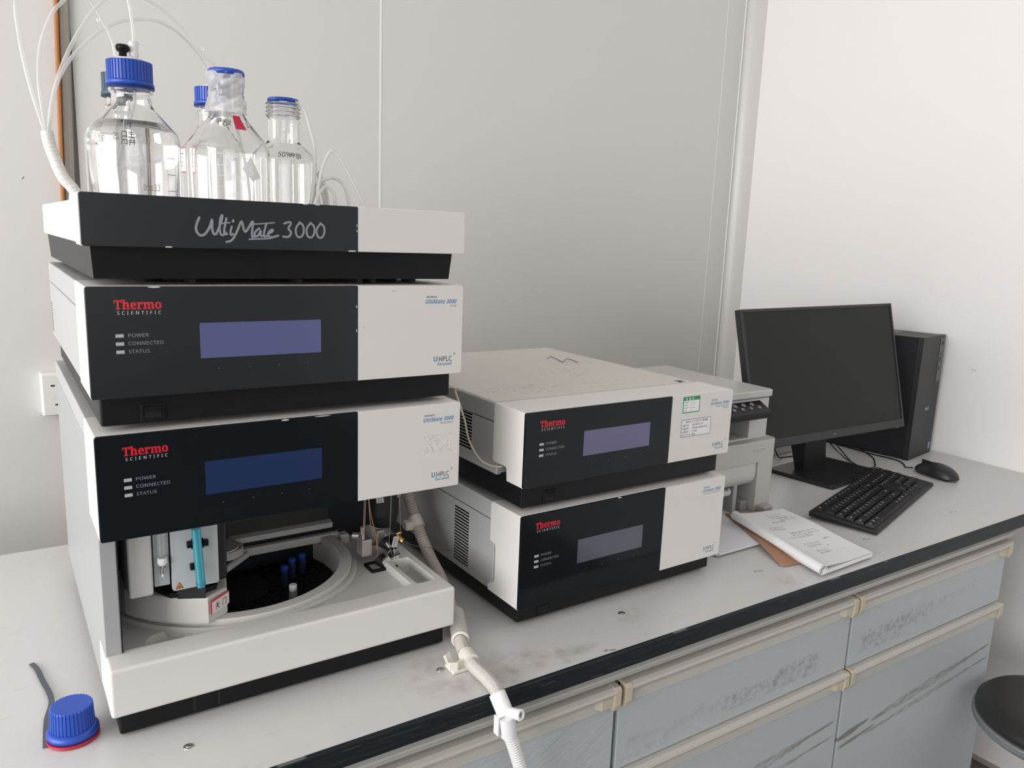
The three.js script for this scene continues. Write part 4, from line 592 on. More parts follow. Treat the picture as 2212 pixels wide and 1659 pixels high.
// vials in the carousel and the teal tube clipped above it
{
  const mk = (label, p, cap, clear) => {
    const o = thing('sample_vial', label, 'vial', [p[0], T + 0.0555, p[1]], 0, 'vials in the carousel');
    part(o, 'glass', new THREE.LatheGeometry([[0, 0], [0.0056, 0.0003], [0.0058, 0.001], [0.0058, 0.021], [0.0042, 0.023], [0.0042, 0.0245], [0, 0.0245]].map(([a, b]) => new THREE.Vector2(a, b)), 24), clear);
    part(o, 'cap', new THREE.LatheGeometry([[0, 0.0225], [0.0052, 0.0225], [0.0053, 0.0295], [0.0046, 0.0305], [0.0028, 0.0305], [0.0026, 0.0298], [0, 0.0298]].map(([a, b]) => new THREE.Vector2(a, b)), 24), cap);
  };
  const vg = phy(0xffffff, 0.05, { transmission: 0.9, thickness: 0, ior: 1.45 }), vd = phy(lin(0.03, 0.045, 0.09), 0.1, { transmission: 0.3, thickness: 0 });
  mk('small vial with white cap at the front of the black carousel', [0.2354, -0.2397], M.whitePlastic, vg);
  mk('blue-capped vial, nearest of the three in the dark carousel', [0.2430, -0.3033], M.capBlue, vd);
  mk('blue-capped vial, middle one of the three in the dark carousel', [0.2605, -0.3240], M.capBlue, vd);
  mk('blue-capped vial, rightmost of the three in the dark carousel', [0.2780, -0.3325], M.capBlue, vd);
  const o = thing('clipped_tube', 'shiny teal metal tube held in black clips inside the autosampler', 'tube');
  const a = [0.1005, T + 0.217, -0.1615], b = [0.1034, T + 0.152, -0.1615], d = V(b).sub(V(a)).normalize();
  part(o, 'barrel', rod(a, b, 0.0050, 0.0050, 28), M.teal);
  for (let i = 0; i < 3; i++) { const c = V(b).addScaledVector(d, 0.0002 + i * 0.0016); part(o, 'ring', rod(c.toArray(), c.clone().addScaledVector(d, 0.0012).toArray(), 0.0053, 0.0053, 28), M.teal); }
  part(o, 'end', rod(V(b).addScaledVector(d, -0.0004).toArray(), V(b).addScaledVector(d, 0.0062).toArray(), 0.0047, 0.0047, 28), M.teal);
}

// ---------------------------------------------------------------- printer
{
  const o = thing('laser_printer', 'light grey multifunction laser printer with black key panel beside the right tower', 'printer', [0, T, 0]);
  const pg = std(lin(0.50, 0.49, 0.47), 0.5), pl = std(lin(0.56, 0.56, 0.545), 0.45), sh = std(lin(0.40, 0.395, 0.38), 0.5);
  const foot = (x0, x1, z0, z1, r) => { const p = [[x0, z0], [x1, z0]]; for (let i = 0; i <= 6; i++) { const a = i / 6 * Math.PI / 2; p.push([x1 - r + r * Math.cos(a), z1 - r + r * Math.sin(a)]); } p.push([x0, z1]); return p; };
  let g = cut(raise(foot(0.952, 1.287, -0.62, -0.285, 0.018), 0.004, 0.161, 0.002), bx(0.975, 1.2285, -0.01, 0.069, -0.45, -0.2), bx(0.975, 1.2285, 0.06, 0.1155, -0.297, -0.2));
  part(o, 'body', g, pg);
  const cv = []; for (let i = 0; i <= 8; i++) { const a = i / 8 * Math.PI / 2; cv.push([-0.300 + 0.012 * Math.cos(a), 0.090 - 0.020 * Math.sin(a)]); }
  part(o, 'paper_door', sweepX([[-0.305, 0.1150], [-0.2885, 0.1150], ...cv, [-0.305, 0.070]], 0.9765, 1.2268, 0.001), pl);
  part(o, 'feed_bay', bx(0.976, 1.2275, 0.02, 0.068, -0.46, -0.40), M.blackMatte);
  part(o, 'feed_post', merge([bx(1.178, 1.190, 0.005, 0.069, -0.34, -0.30, 0.002), bx(1.190, 1.226, 0.005, 0.068, -0.36, -0.335)]), sh);
  part(o, 'feed_latch', merge([bx(1.12, 1.165, 0.048, 0.060, -0.32, -0.296, 0.004), rod([1.165, 0.054, -0.308], [1.170, 0.054, -0.308], 0.0085)]), pl);
  part(o, 'latch_key', cut(bx(1.207, 1.217, 0.044, 0.053, -0.336, -0.330, 0.001), bx(1.209, 1.215, 0.046, 0.051, -0.334, -0.329)), sh);
  part(o, 'scanner_body', cut(raise(foot(0.958, 1.270, -0.61, -0.302, 0.008), 0.161, 0.2475, 0.0015), bx(0.985, 1.2095, 0.1665, 0.2045, -0.50, -0.28)), pl);
  part(o, 'output_slot', bx(0.986, 1.209, 0.1620, 0.1640, -0.50, -0.31), sh);
  part(o, 'scanner_lid', raise(foot(0.956, 1.2735, -0.615, -0.296, 0.012), 0.2500, 0.2650, 0.003), std(lin(0.52, 0.52, 0.51), 0.4));
  part(o, 'lid_hinge_gap', raise(foot(0.962, 1.266, -0.60, -0.305, 0.008), 0.2470, 0.2502), sh);
  const kp = part(o, 'key_panel', sweepX([[-0.304, 0.208], [-0.304, 0.2445], [-0.270, 0.2265], [-0.2675, 0.2235], [-0.2675, 0.2150], [-0.270, 0.2135]], 0.985, 1.236, 0.001), M.black, 'black sloping key panel');
  const km = std(lin(0.20, 0.20, 0.205), 0.3);
  for (let i = 0; i < 10; i++) { const a = i % 2, x = 1.10 + i * 0.0125, z = -0.293 + a * 0.010, y = 0.2445 - (z + 0.304) * 0.53; const k = new THREE.CylinderGeometry(0.0052 - a * 0.0012, 0.0054 - a * 0.0012, 0.0022, 18).rotateX(0.49).translate(x, y + 0.0006, z); part(kp, 'key', k, km, 'small round key'); }
  part(o, 'name_print', plate(0.046, 0.006, 0.0002, 0.0001, undefined, 0.00005).translate(1.2105, 0.1385, -0.2849), std(0xffffff, 0.5, { map: canvas(460, 60, (c, W, H) => { c.fillStyle = '#bcbab7'; c.fillRect(0, 0, W, H); TXT(c, 'HP Laser MFP 136', 2, 44, 46, '#6f7072'); }) }), 'small grey printed name');
  part(o, 'tray_floor', bx(0.985, 1.226, 0.002, 0.0055, -0.40, -0.163, 0.001), pg);
  part(o, 'tray_guide', merge([raise([[1.2335, -0.2845], [1.2335, -0.262], [1.262, -0.2645], [1.268, -0.2845]], 0.0008, 0.022, 0.002), bx(1.205, 1.2275, 0.005, 0.028, -0.325, -0.300, 0.003)]), phy(lin(0.5, 0.5, 0.5), 0.3, { transmission: 0.35 }));
  const pa = solo('paper_sheet', 'white sheets lying in the tray in front of the printer', 'paper', bx(0.989, 1.200, T + 0.0058, T + 0.0078, -0.39, -0.1605), std(lin(0.78, 0.79, 0.82), 0.7));
}
// ---------------------------------------------------------------- monitor
{
  const base = new THREE.Vector3(1.645, T, -0.41);
  const o = thing('computer_monitor', 'black flat monitor tilted back on its stand in front of the computer tower', 'monitor', base.toArray());
  const m = new THREE.Matrix4().compose(new THREE.Vector3(1.603, T + 0.107, -0.3607).sub(base), new THREE.Quaternion().setFromEuler(new THREE.Euler(-0.2479, -0.0594, 0.0169, 'YXZ')), new THREE.Vector3(1, 1, 1));
  const W = 0.2717, H = 0.3223, P = (g) => g.applyMatrix4(m);
  part(o, 'bezel', P(cut(bx(-W, W, 0, H, -0.020, 0, 0.002), bx(-W + 0.007, W - 0.007, 0.021, H - 0.007, -0.0022, 0.01))), std(lin(0.020, 0.021, 0.022), 0.42));
  part(o, 'screen', P(bx(-W + 0.0068, W - 0.0068, 0.0208, H - 0.0068, -0.006, -0.0018)), phy(lin(0.013, 0.0145, 0.0138), 0.40, { specularIntensity: 0.5 }), 'dark matt screen');
  part(o, 'rear_shell', P(bx(-0.20, 0.20, 0.05, 0.27, -0.052, -0.018, 0.012)), M.blackMatte);
  part(o, 'maker_mark', P(plate(0.020, 0.0065, 0.0003, 0.0002, undefined, 0.00005).translate(-0.010, 0.0072, 0.0003)), std(0xffffff, 0.4, { map: canvas(200, 65, (c, w, h) => { c.fillStyle = '#26282a'; c.fillRect(0, 0, w, h); TXT(c, 'DELL', 34, 52, 52, '#7d8184', 'sans-serif', { bold: true }); }) }));
  part(o, 'power_light', P(bx(0.240, 0.250, -0.0004, 0.0012, -0.006, -0.002)), std(lin(0.35, 0.45, 0.6), 0.4, { emissive: lin(0.3, 0.45, 0.8), emissiveIntensity: 0.6 }), 'small bluish power light');
  part(o, 'stand_neck', merge([sweepX([[-0.040, 0.006], [-0.008, 0.006], [-0.020, 0.10], [-0.045, 0.20], [-0.085, 0.20], [-0.070, 0.10]], -0.065, 0.022, 0.004)]), M.black);
  part(o, 'stand_foot', (() => { const g = new THREE.ExtrudeGeometry(rrect(0.235, 0.172, 0.008), { depth: 0.006, bevelEnabled: true, bevelSize: 0.002, bevelOffset: -0.002, bevelThickness: 0.002, bevelSegments: 2 }); return g.rotateX(-Math.PI / 2).translate(-0.1175, 0.002, 0.086).rotateY(0.12).translate(-0.002, 0, 0.002); })(), std(lin(0.018, 0.018, 0.019), 0.35));
}
// ---------------------------------------------------------------- computer tower
{
  const o = thing('computer_tower', 'black upright computer tower against the white wall behind the monitor', 'computer', [1.9575, T, -0.372], 0.165);
  const w = 0.158, h = 0.336, d = 0.28;
  part(o, 'case', bx(0.002, w - 0.002, 0.003, h - 0.001, -d, -0.012, 0.003), phy(lin(0.014, 0.015, 0.018), 0.42, { specularIntensity: 0.5 }));
  const grille = canvas(512, 1088, (g, W, H) => { g.fillStyle = '#17191c'; g.fillRect(0, 0, W, H); g.fillStyle = '#0d0e10'; for (let y = 0; y < H; y += 10) for (let x = (y / 10) % 2 * 5; x < W; x += 10) { g.beginPath(); g.arc(x, y, 2.6, 0, 7); g.fill(); } });
  part(o, 'front_bezel', plate(w, h, 0.014, 0.004).translate(0, 0, 0), std(0xffffff, 0.45, { map: grille }));
  const pp = part(o, 'port_strip', bx(w - 0.036, w - 0.006, h - 0.128, h - 0.008, 0, 0.0012, 0.0008), std(lin(0.095, 0.10, 0.102), 0.4), 'grey port strip');
  for (const [x, y, a, b] of [[w - 0.029, h - 0.072, 0.012, 0.006], [w - 0.029, h - 0.097, 0.012, 0.006]]) part(pp, 'usb_port', bx(x, x + a * 0.55, y, y + b * 2, 0.0008, 0.0016), M.dark);
  part(pp, 'headphone_jack', new THREE.CylinderGeometry(0.0022, 0.0022, 0.001, 14).rotateX(Math.PI / 2).translate(w - 0.022, h - 0.052, 0.0013), M.dark);
  part(pp, 'power_button', new THREE.CylinderGeometry(0.006, 0.006, 0.001, 20).rotateX(Math.PI / 2).translate(w - 0.020, h - 0.022, 0.0013), M.black);
  part(o, 'maker_mark', plate(0.034, 0.013, 0.0005, 0.0002, undefined, 0.0001).translate(0.072, 0.1290, 0.0006), std(0xffffff, 0.35, { map: canvas(340, 130, (c, W, H) => { c.fillStyle = '#17191c'; c.fillRect(0, 0, W, H); c.save(); c.fillStyle = '#cfd1d3'; c.translate(28, 104); TXT(c, 'D', 0, 0, 104, '#d5d7d9', 'sans-serif', { bold: true }); c.translate(76, -6); c.rotate(-0.55); TXT(c, 'E', 0, 26, 92, '#d5d7d9', 'sans-serif', { bold: true }); c.restore(); TXT(c, 'LL', 176, 104, 104, '#d5d7d9', 'sans-serif', { bold: true }); }) }), 'silver maker mark');
  part(o, 'blue_sticker', plate(0.016, 0.021, 0.0004, 0.001, undefined, 0.0001).translate(w - 0.024, 0.012, 0.0005), std(0xffffff, 0.4, { map: canvas(128, 160, (c, W, H) => { c.fillStyle = '#3f6f9a'; c.fillRect(0, 0, W, H); c.fillStyle = '#9fc0d8'; c.fillRect(14, 18, 100, 30); TXT(c, 'i5', 34, 120, 70, '#d9e8f2', 'sans-serif', { bold: true }); }) }), 'small blue sticker');
  for (const [x, z] of [[0.02, -0.03], [0.138, -0.03], [0.02, -0.25], [0.138, -0.25]]) part(o, 'foot', cyl(0.007, 0.007, 0.0035, x, 0, z, 16), M.blackMatte);
  part(o, 'top_label', bx(0.075, 0.125, h - 0.0011, h - 0.0005, -0.12, -0.10), std(lin(0.10, 0.10, 0.10), 0.35));
}
// ---------------------------------------------------------------- keyboard
{
  const o = thing('keyboard', 'black wired keyboard lying askew in front of the monitor', 'keyboard', [1.5570, T, -0.2140], 0.283);
  const W = 0.230, D = 0.068;
  const top = (z) => 0.0165 + (0.0 - z) / (2 * D) * 0.010;      // height of the deck, front low
  part(o, 'deck', sweepX([[D, 0.002], [D, 0.0075], [D - 0.006, top(D - 0.006) - 0.003], [-D + 0.004, top(-D + 0.004) - 0.003], [-D, top(-D) - 0.006], [-D, 0.006]], -W, W, 0.002), phy(lin(0.014, 0.014, 0.016), 0.45, { specularIntensity: 0.5 }));
  for (const [x, z] of [[-0.2, 0.05], [0.2, 0.05]]) part(o, 'foot', bx(x - 0.01, x + 0.01, 0, 0.0035, z - 0.005, z + 0.005), M.blackMatte);
  for (const x of [-0.19, 0.19]) part(o, 'flip_foot', bx(x - 0.015, x + 0.015, 0, 0.012, -0.058, -0.050, 0.001), M.blackMatte);
  const U = 0.01915, keys = [], row = (z, x, spec) => { for (const [wd, t] of spec) { if (t !== null) keys.push([x, z, wd, t]); x += wd; } };
  const L = (s) => [...s].map((c) => [1, c]);
  row(0, 0, [[1, 'Esc'], [1, null], ...['F1', 'F2', 'F3', 'F4'].map((t) => [1, t]), [0.5, null], ...['F5', 'F6', 'F7', 'F8'].map((t) => [1, t]), [0.5, null], ...['F9', 'F10', 'F11', 'F12'].map((t) => [1, t]), [0.25, null], [1, 'Prt'], [1, 'Scr'], [1, 'Pau'], [0.25, null], [1, '-'], [1, '+'], [1, 'x'], [1, 'C']]);
  row(1, 0, [...L('`1234567890-='), [2, 'Bksp'], [0.25, null], [1, 'Ins'], [1, 'Hm'], [1, 'PU'], [0.25, null], [1, 'Num'], [1, '/'], [1, '*'], [1, '-']]);
  row(2, 0, [[1.5, 'Tab'], ...L('QWERTYUIOP[]'), [1.5, '\\'], [0.25, null], [1, 'Del'], [1, 'End'], [1, 'PD'], [0.25, null], ...L('789'), [1, '+']]);
  row(3, 0, [[1.75, 'Caps'], ...L("ASDFGHJKL;'"), [2.25, 'Enter'], [3.5, null], ...L('456')]);
  row(4, 0, [[2.25, 'Shift'], ...L('ZXCVBNM,./'), [2.75, 'Shift'], [1.25, null], [1, '^'], [1.25, null], ...L('123'), [1, 'En']]);
  row(5, 0, [[1.25, 'Ctrl'], [1.25, 'W'], [1.25, 'Alt'], [6.25, ' '], [1.25, 'Alt'], [1.25, 'W'], [1.25, 'M'], [1.25, 'Ctrl'], [0.25, null], [1, '<'], [1, 'v'], [1, '>'], [0.25, null], [2, '0'], [1, '.']]);
  const x0 = -22.5 * U / 2, zrow = (r) => -D + 0.0155 + r * 0.0196 + (r ? 0.0035 : 0);
  const A = 2048, B = 640, legend = canvas(A, B, (g) => { g.fillStyle = '#141416'; g.fillRect(0, 0, A, B); for (const [x, z, wd, t] of keys) { const px = (x0 + x * U + 0.004 + W) / (2 * W) * A, py = (zrow(z) + 0.001 + D) / (2 * D) * B; TXT(g, t, px, py, t.length > 1 ? 24 : 36, '#c6c8ca', 'sans-serif', { bold: true }); } });
  const km = phy(0xffffff, 0.42, { map: legend, specularIntensity: 0.5 }), kt = new THREE.Object3D();
  for (const [x, z, wd] of keys) {
    const cx = x0 + (x + wd / 2) * U, cz = zrow(z), hw = wd * U / 2 - 0.0007, hd = (z ? 0.0196 : 0.017) / 2 - 0.0008, y0 = top(cz) - 0.0034, y1 = top(cz) + 0.0022;
    const g = new THREE.BoxGeometry(2 * hw, y1 - y0, 2 * hd), p = g.attributes.position, uv = g.attributes.uv;
    for (let i = 0; i < p.count; i++) { const up = p.getY(i) > 0; const k = up ? 1 : 0; p.setXYZ(i, p.getX(i) - Math.sign(p.getX(i)) * k * 0.0016, p.getY(i) + (up ? -p.getZ(i) * 0.07 : 0), p.getZ(i) - Math.sign(p.getZ(i)) * k * 0.0018); const wx = cx + p.getX(i), wz = cz + p.getZ(i); uv.setXY(i, (wx + W) / (2 * W), 1 - (wz + D) / (2 * D)); }
    g.computeVertexNormals(); part(o, 'key', g.translate(cx, (y0 + y1) / 2, cz), km);
  }
}
// ---------------------------------------------------------------- mouse and leads
{
  const o = thing('computer_mouse', 'black computer mouse right of the keyboard by the white wall', 'mouse', [1.888, T, -0.2560], -0.16);
  const g = new THREE.SphereGeometry(1, 40, 26), p = g.attributes.position;
  for (let i = 0; i < p.count; i++) { let x = p.getX(i), y = p.getY(i), z = p.getZ(i); const se = (v) => Math.sign(v) * Math.pow(Math.abs(v), 0.82); const yy = y < 0 ? y * 0.10 : y; p.setXYZ(i, se(x) * 0.0305 * (1 - 0.10 * z * z), 0.006 + (yy > 0 ? yy * (0.029 - 0.007 * (z < 0 ? -z : z * 0.3)) : yy * 0.05), se(z) * 0.0575); }
  g.computeVertexNormals();
  part(o, 'shell', g, std(lin(0.014, 0.014, 0.016), 0.4));
  part(o, 'scroll_wheel', new THREE.CylinderGeometry(0.010, 0.010, 0.006, 24).rotateZ(Math.PI / 2).translate(0, 0.0225, -0.030), M.blackMatte);
  part(o, 'button_split', bx(-0.0005, 0.0005, 0.020, 0.0335, -0.045, -0.010), M.dark);
  part(o, 'glide_pad', bx(-0.02, 0.02, 0, 0.0062, -0.045, 0.045, 0.003), M.blackMatte);
  const cord = (label, pts, r = 0.0016) => solo('cable', label, 'cable', tube(pts.map(([x, y, z]) => [x, T + y, z]), r, 70, 7), M.black, 'black leads on the worktop');
  cord('black mouse lead running back from the mouse to the computer tower', [[1.879, 0.008, -0.3130], [1.885, 0.003, -0.335], [1.912, 0.0022, -0.357], [1.930, 0.0022, -0.385], [1.925, 0.0022, -0.46], [1.93, 0.0022, -0.62]]);
  cord('thin black lead looping on the worktop behind the keyboard', [[1.900, 0.030, -0.60], [1.885, 0.004, -0.55], [1.80, 0.0022, -0.440], [1.778, 0.0022, -0.384], [1.800, 0.0022, -0.374], [1.850, 0.0022, -0.400], [1.905, 0.0022, -0.448], [1.915, 0.02, -0.52]]);
  cord('black keyboard lead hanging over the monitor foot to the keyboard', [[1.76, 0.090, -0.52], [1.79, 0.040, -0.48], [1.795, 0.014, -0.45], [1.752, 0.0115, -0.400], [1.700, 0.0115, -0.360], [1.655, 0.0125, -0.335], [1.640, 0.014, -0.318], [1.622, 0.012, -0.306]]);
  cord('black lead behind the left of the monitor stand', [[1.585, 0.065, -0.52], [1.60, 0.040, -0.53], [1.625, 0.012, -0.535], [1.655, 0.0022, -0.548], [1.72, 0.0022, -0.540]]);
  const ad = thing('power_strip', 'white power strip lying behind the foot of the monitor', 'power strip', [1.675, T, -0.600], 0.10);
  part(ad, 'strip_body', bx(-0.10, 0.07, 0, 0.036, -0.028, 0.028, 0.004), std(lin(0.60, 0.60, 0.59), 0.5));
  part(ad, 'socket_face', bx(-0.09, 0.06, 0.036, 0.0375, -0.020, 0.020, 0.0006), M.whitePlastic);
}
// ---------------------------------------------------------------- notepad and card
{
  const lift = (g) => { const p = g.attributes.position; for (let i = 0; i < p.count; i++) p.setY(i, p.getY(i) + Math.min(1, Math.max(0, (-p.getZ(i) - 0.075)) / 0.085) * 0.0075); g.computeVertexNormals(); return g; };
  const card = solo('card_sheet', 'brown card sheet with pale edge under the notepad', 'card', lift(raise([[1.1590, -0.2990], [1.1290, -0.235], [1.0950, -0.162], [1.0770, -0.124], [1.0580, -0.0830], [1.0600, -0.0775], [1.0660, -0.0745], [1.1060, -0.0690], [1.150, -0.12], [1.185, -0.162], [1.2700, -0.2560], [1.264, -0.263]], 0.0018, 0.0042, 0.0004)).translate(0, T, 0), std(lin(0.40, 0.215, 0.125), 0.6));
  const o = thing('notepad', 'white handwritten notepad with pages rolled back on the brown card', 'notepad', [0, T, 0]);
  const a = [1.1400, -0.2600], b = [1.0830, -0.0150], c = [1.2400, -0.0210], d = [1.2680, -0.2430];
  const pm = std(lin(0.80, 0.80, 0.81), 0.7);
  part(o, 'page_block', lift(raise([a, [a[0] + (b[0] - a[0]) * 0.41, -0.160], [a[0] + (b[0] - a[0]) * 0.755, -0.075], b, c, [c[0] + 0.0068, -0.075], [c[0] + 0.0175, -0.160], d], 0.0046, 0.0118, 0.0004)), pm);
  const nu = 24, nv = 24, sheet = new THREE.PlaneGeometry(1, 1, nu, nv), sp = sheet.attributes.position, su = sheet.attributes.uv;
  for (let i = 0; i < sp.count; i++) { const u = su.getX(i), v = su.getY(i); const L = [a[0] + (b[0] - a[0]) * (1 - v), a[1] + (b[1] - a[1]) * (1 - v)], R = [d[0] + (c[0] - d[0]) * (1 - v), d[1] + (c[1] - d[1]) * (1 - v)]; const x = L[0] + (R[0] - L[0]) * u, z = L[1] + (R[1] - L[1]) * u; sp.setXYZ(i, x, 0.0134 + 0.0068 * Math.pow(1 - u, 3) + 0.0012 * Math.sin(u * 7 + v * 3) * (1 - u) * u, z); }
  const page = canvas(900, 1400, (g, W, H) => {
    g.fillStyle = '#e7e7ea'; g.fillRect(0, 0, W, H); g.strokeStyle = 'rgba(190,192,200,0.5)'; g.lineWidth = 2; for (let y = 60; y < H; y += 52) { g.beginPath(); g.moveTo(0, y); g.lineTo(W, y); g.stroke(); }
    const K = Object.keys(HAN); for (const [x, y, n, rows] of [[420, 130, 7, 3], [330, 330, 6, 1], [300, 640, 12, 2], [260, 900, 7, 2], [640, 860, 3, 1], [300, 1060, 5, 2], [180, 740, 11, 1], [120, 480, 6, 2], [520, 240, 7, 2], [560, 1000, 3, 1]]) for (let r = 0; r < rows; r++) for (let i = 0; i < n; i++) han(g, K[Math.floor(rnd() * K.length)], x + i * 40, y + r * 52, 32, 3, 'rgba(62,62,70,0.55)', 1.6);
  });
  part(o, 'written_page', lift(sheet.index ? (sheet.computeVertexNormals(), sheet) : sheet), std(0xffffff, 0.7, { map: page, side: THREE.DoubleSide }), 'ruled page with faint handwriting');
  // rolled pages along the left edge
  const spiral = []; for (let i = 0; i <= 60; i++) { const t = i / 60, an = -0.4 + t * 13.2, r = 0.0098 - t * 0.0052; spiral.push([r * Math.cos(an), r * Math.sin(an)]); }
  const back = spiral.slice().reverse().map(([x, y]) => { const r = Math.hypot(x, y); return [x * (r - 0.0007) / r, y * (r - 0.0007) / r]; });
  const len = Math.hypot(b[0] - a[0], b[1] - a[1]) + 0.002, rg = new THREE.ExtrudeGeometry(poly([...spiral, ...back]), { depth: len, bevelEnabled: false });
  rg.rotateY(Math.atan2(b[0] - a[0], b[1] - a[1])).translate(a[0] - 0.0010, 0.0148, a[1]);
  part(o, 'rolled_pages', lift(rg), pm);
}
// ---------------------------------------------------------------- drain hose over the bench edge
{
  const o = thing('drain_hose', 'white corrugated drain hose with clip and tee fitting hanging over the bench edge', 'hose', [0, T, 0]);
  const hm = phy(lin(0.68, 0.65, 0.60), 0.5, { transmission: 0.25, thickness: 0 }), tan = std(lin(0.50, 0.46, 0.40), 0.6), wp = std(lin(0.80, 0.80, 0.81), 0.4);
  // ribbed tube
  const rib = (pts, r, pitch) => { const cv = new THREE.CatmullRomCurve3(pts.map(V), false, 'centripetal'), n = Math.round(cv.getLength() / pitch * 4), g = new THREE.TubeGeometry(cv, n, 1, 14), p = g.attributes.position, c = new THREE.Vector3(), q = new THREE.Vector3(); for (let i = 0; i <= n; i++) { cv.getPointAt(i / n, c); const rr = r * (1 + ((i % 4) < 2 ? 0.07 : -0.05)); for (let j = 0; j <= 14; j++) { const k = i * 15 + j; q.fromBufferAttribute(p, k).sub(c).multiplyScalar(rr).add(c); p.setXYZ(k, q.x, q.y, q.z); } } g.computeVertexNormals(); return g; };
  part(o, 'upper_hose', rib([[0.462, 0.165, -0.400], [0.462, 0.137, -0.356], [0.462, 0.104, -0.327], [0.462, 0.066, -0.280], [0.462, 0.046, -0.245], [0.456, 0.022, -0.200], [0.446, 0.0145, -0.165], [0.4405, 0.0125, -0.140]], 0.0088, 0.0042), tan, 'beige corrugated hose');
  part(o, 'hose_clamp', merge([rod([0.461, 0.1115, -0.3335], [0.462, 0.0985, -0.3200], 0.0115, 0.0115, 24), bx(0.440, 0.458, 0.096, 0.110, -0.334, -0.318, 0.003)]), std(lin(0.66, 0.62, 0.56), 0.5));
  part(o, 'film_cuff', rod([0.452, 0.018, -0.176], [0.430, 0.0135, -0.124], 0.0125, 0.0120, 24), phy(lin(0.85, 0.83, 0.80), 0.4, { transmission: 0.4, thickness: 0 }));
  part(o, 'cuff_ring', (() => { const g = new THREE.TorusGeometry(0.0105, 0.0022, 10, 32), d = new THREE.Vector3(-0.022, -0.004, 0.052).normalize(); g.applyQuaternion(new THREE.Quaternion().setFromUnitVectors(new THREE.Vector3(0, 0, 1), d)); return g.translate(0.4265, 0.0135, -0.1165); })(), std(lin(0.76, 0.72, 0.68), 0.4));
  part(o, 'front_hose', rib([[0.4275, 0.0125, -0.120], [0.419, 0.0105, -0.096], [0.4135, 0.0100, -0.074], [0.4115, 0.0100, -0.045], [0.4110, 0.0105, -0.020], [0.4085, 0.0105, 0.002], [0.4065, 0.006, 0.016]], 0.0082, 0.0036), hm, 'whitish hose');
  const sd = part(o, 'pipe_saddle', merge([bx(0.386, 0.414, 0.0004, 0.0045, -0.086, -0.062, 0.0012), rod([0.4165, 0.0108, -0.0830], [0.4135, 0.0108, -0.0630], 0.0112, 0.0108, 24)]), std(lin(0.74, 0.71, 0.64), 0.5), 'cream adhesive pipe saddle');
  for (const [x, z, ry, lean, hgt] of [[0.393, -0.081, 0.5, -0.45, 0.016], [0.389, -0.067, -0.5, 0.35, 0.015], [0.401, -0.068, 0.2, 0.15, 0.013]]) part(sd, 'saddle_wing', raise([[-0.007, -0.0011], [0.007, -0.0011], [0.005, 0.0011], [-0.005, 0.0011]], 0, hgt, 0.0004).rotateX(lean).rotateY(ry).translate(x, 0.003, z), std(lin(0.76, 0.73, 0.66), 0.5));
  part(o, 'tee_fitting', merge([rod([0.4070, 0.0085, 0.010], [0.4085, -0.0110, 0.0300], 0.0105, 0.0105, 24), rod([0.4085, -0.0110, 0.0300], [0.4125, -0.0380, 0.0310], 0.0108, 0.0100, 24), bx(0.3955, 0.3985, -0.034, -0.010, 0.022, 0.032, 0.001)]), wp, 'white tee fitting');
  part(o, 'tee_outlet', merge([(() => { const g = new THREE.TorusGeometry(0.0052, 0.0022, 10, 28), d = new THREE.Vector3(0.0065, 0.0045, 0.019).normalize(); g.applyQuaternion(new THREE.Quaternion().setFromUnitVectors(new THREE.Vector3(0, 0, 1), d)); return g.translate(0.4155, -0.0012, 0.0492); })()]), wp);
  part(o, 'tee_branch', cut(rod([0.4085, -0.0060, 0.0290], [0.4150, -0.0015, 0.0480], 0.0066, 0.0066, 22), rod([0.4105, -0.0046, 0.0348], [0.4160, -0.0008, 0.0509], 0.0036, 0.0036, 16)), wp);
  part(o, 'hanging_hose', rib([[0.4120, -0.0340, 0.0310], [0.4200, -0.0560, 0.0320], [0.4300, -0.0900, 0.0340], [0.4370, -0.1250, 0.0360], [0.4400, -0.18, 0.037], [0.4380, -0.35, 0.036], [0.43, -0.6, 0.04], [0.42, -0.80, 0.06]], 0.0078, 0.0036), std(lin(0.72, 0.72, 0.71), 0.45), 'white corrugated hose');
}
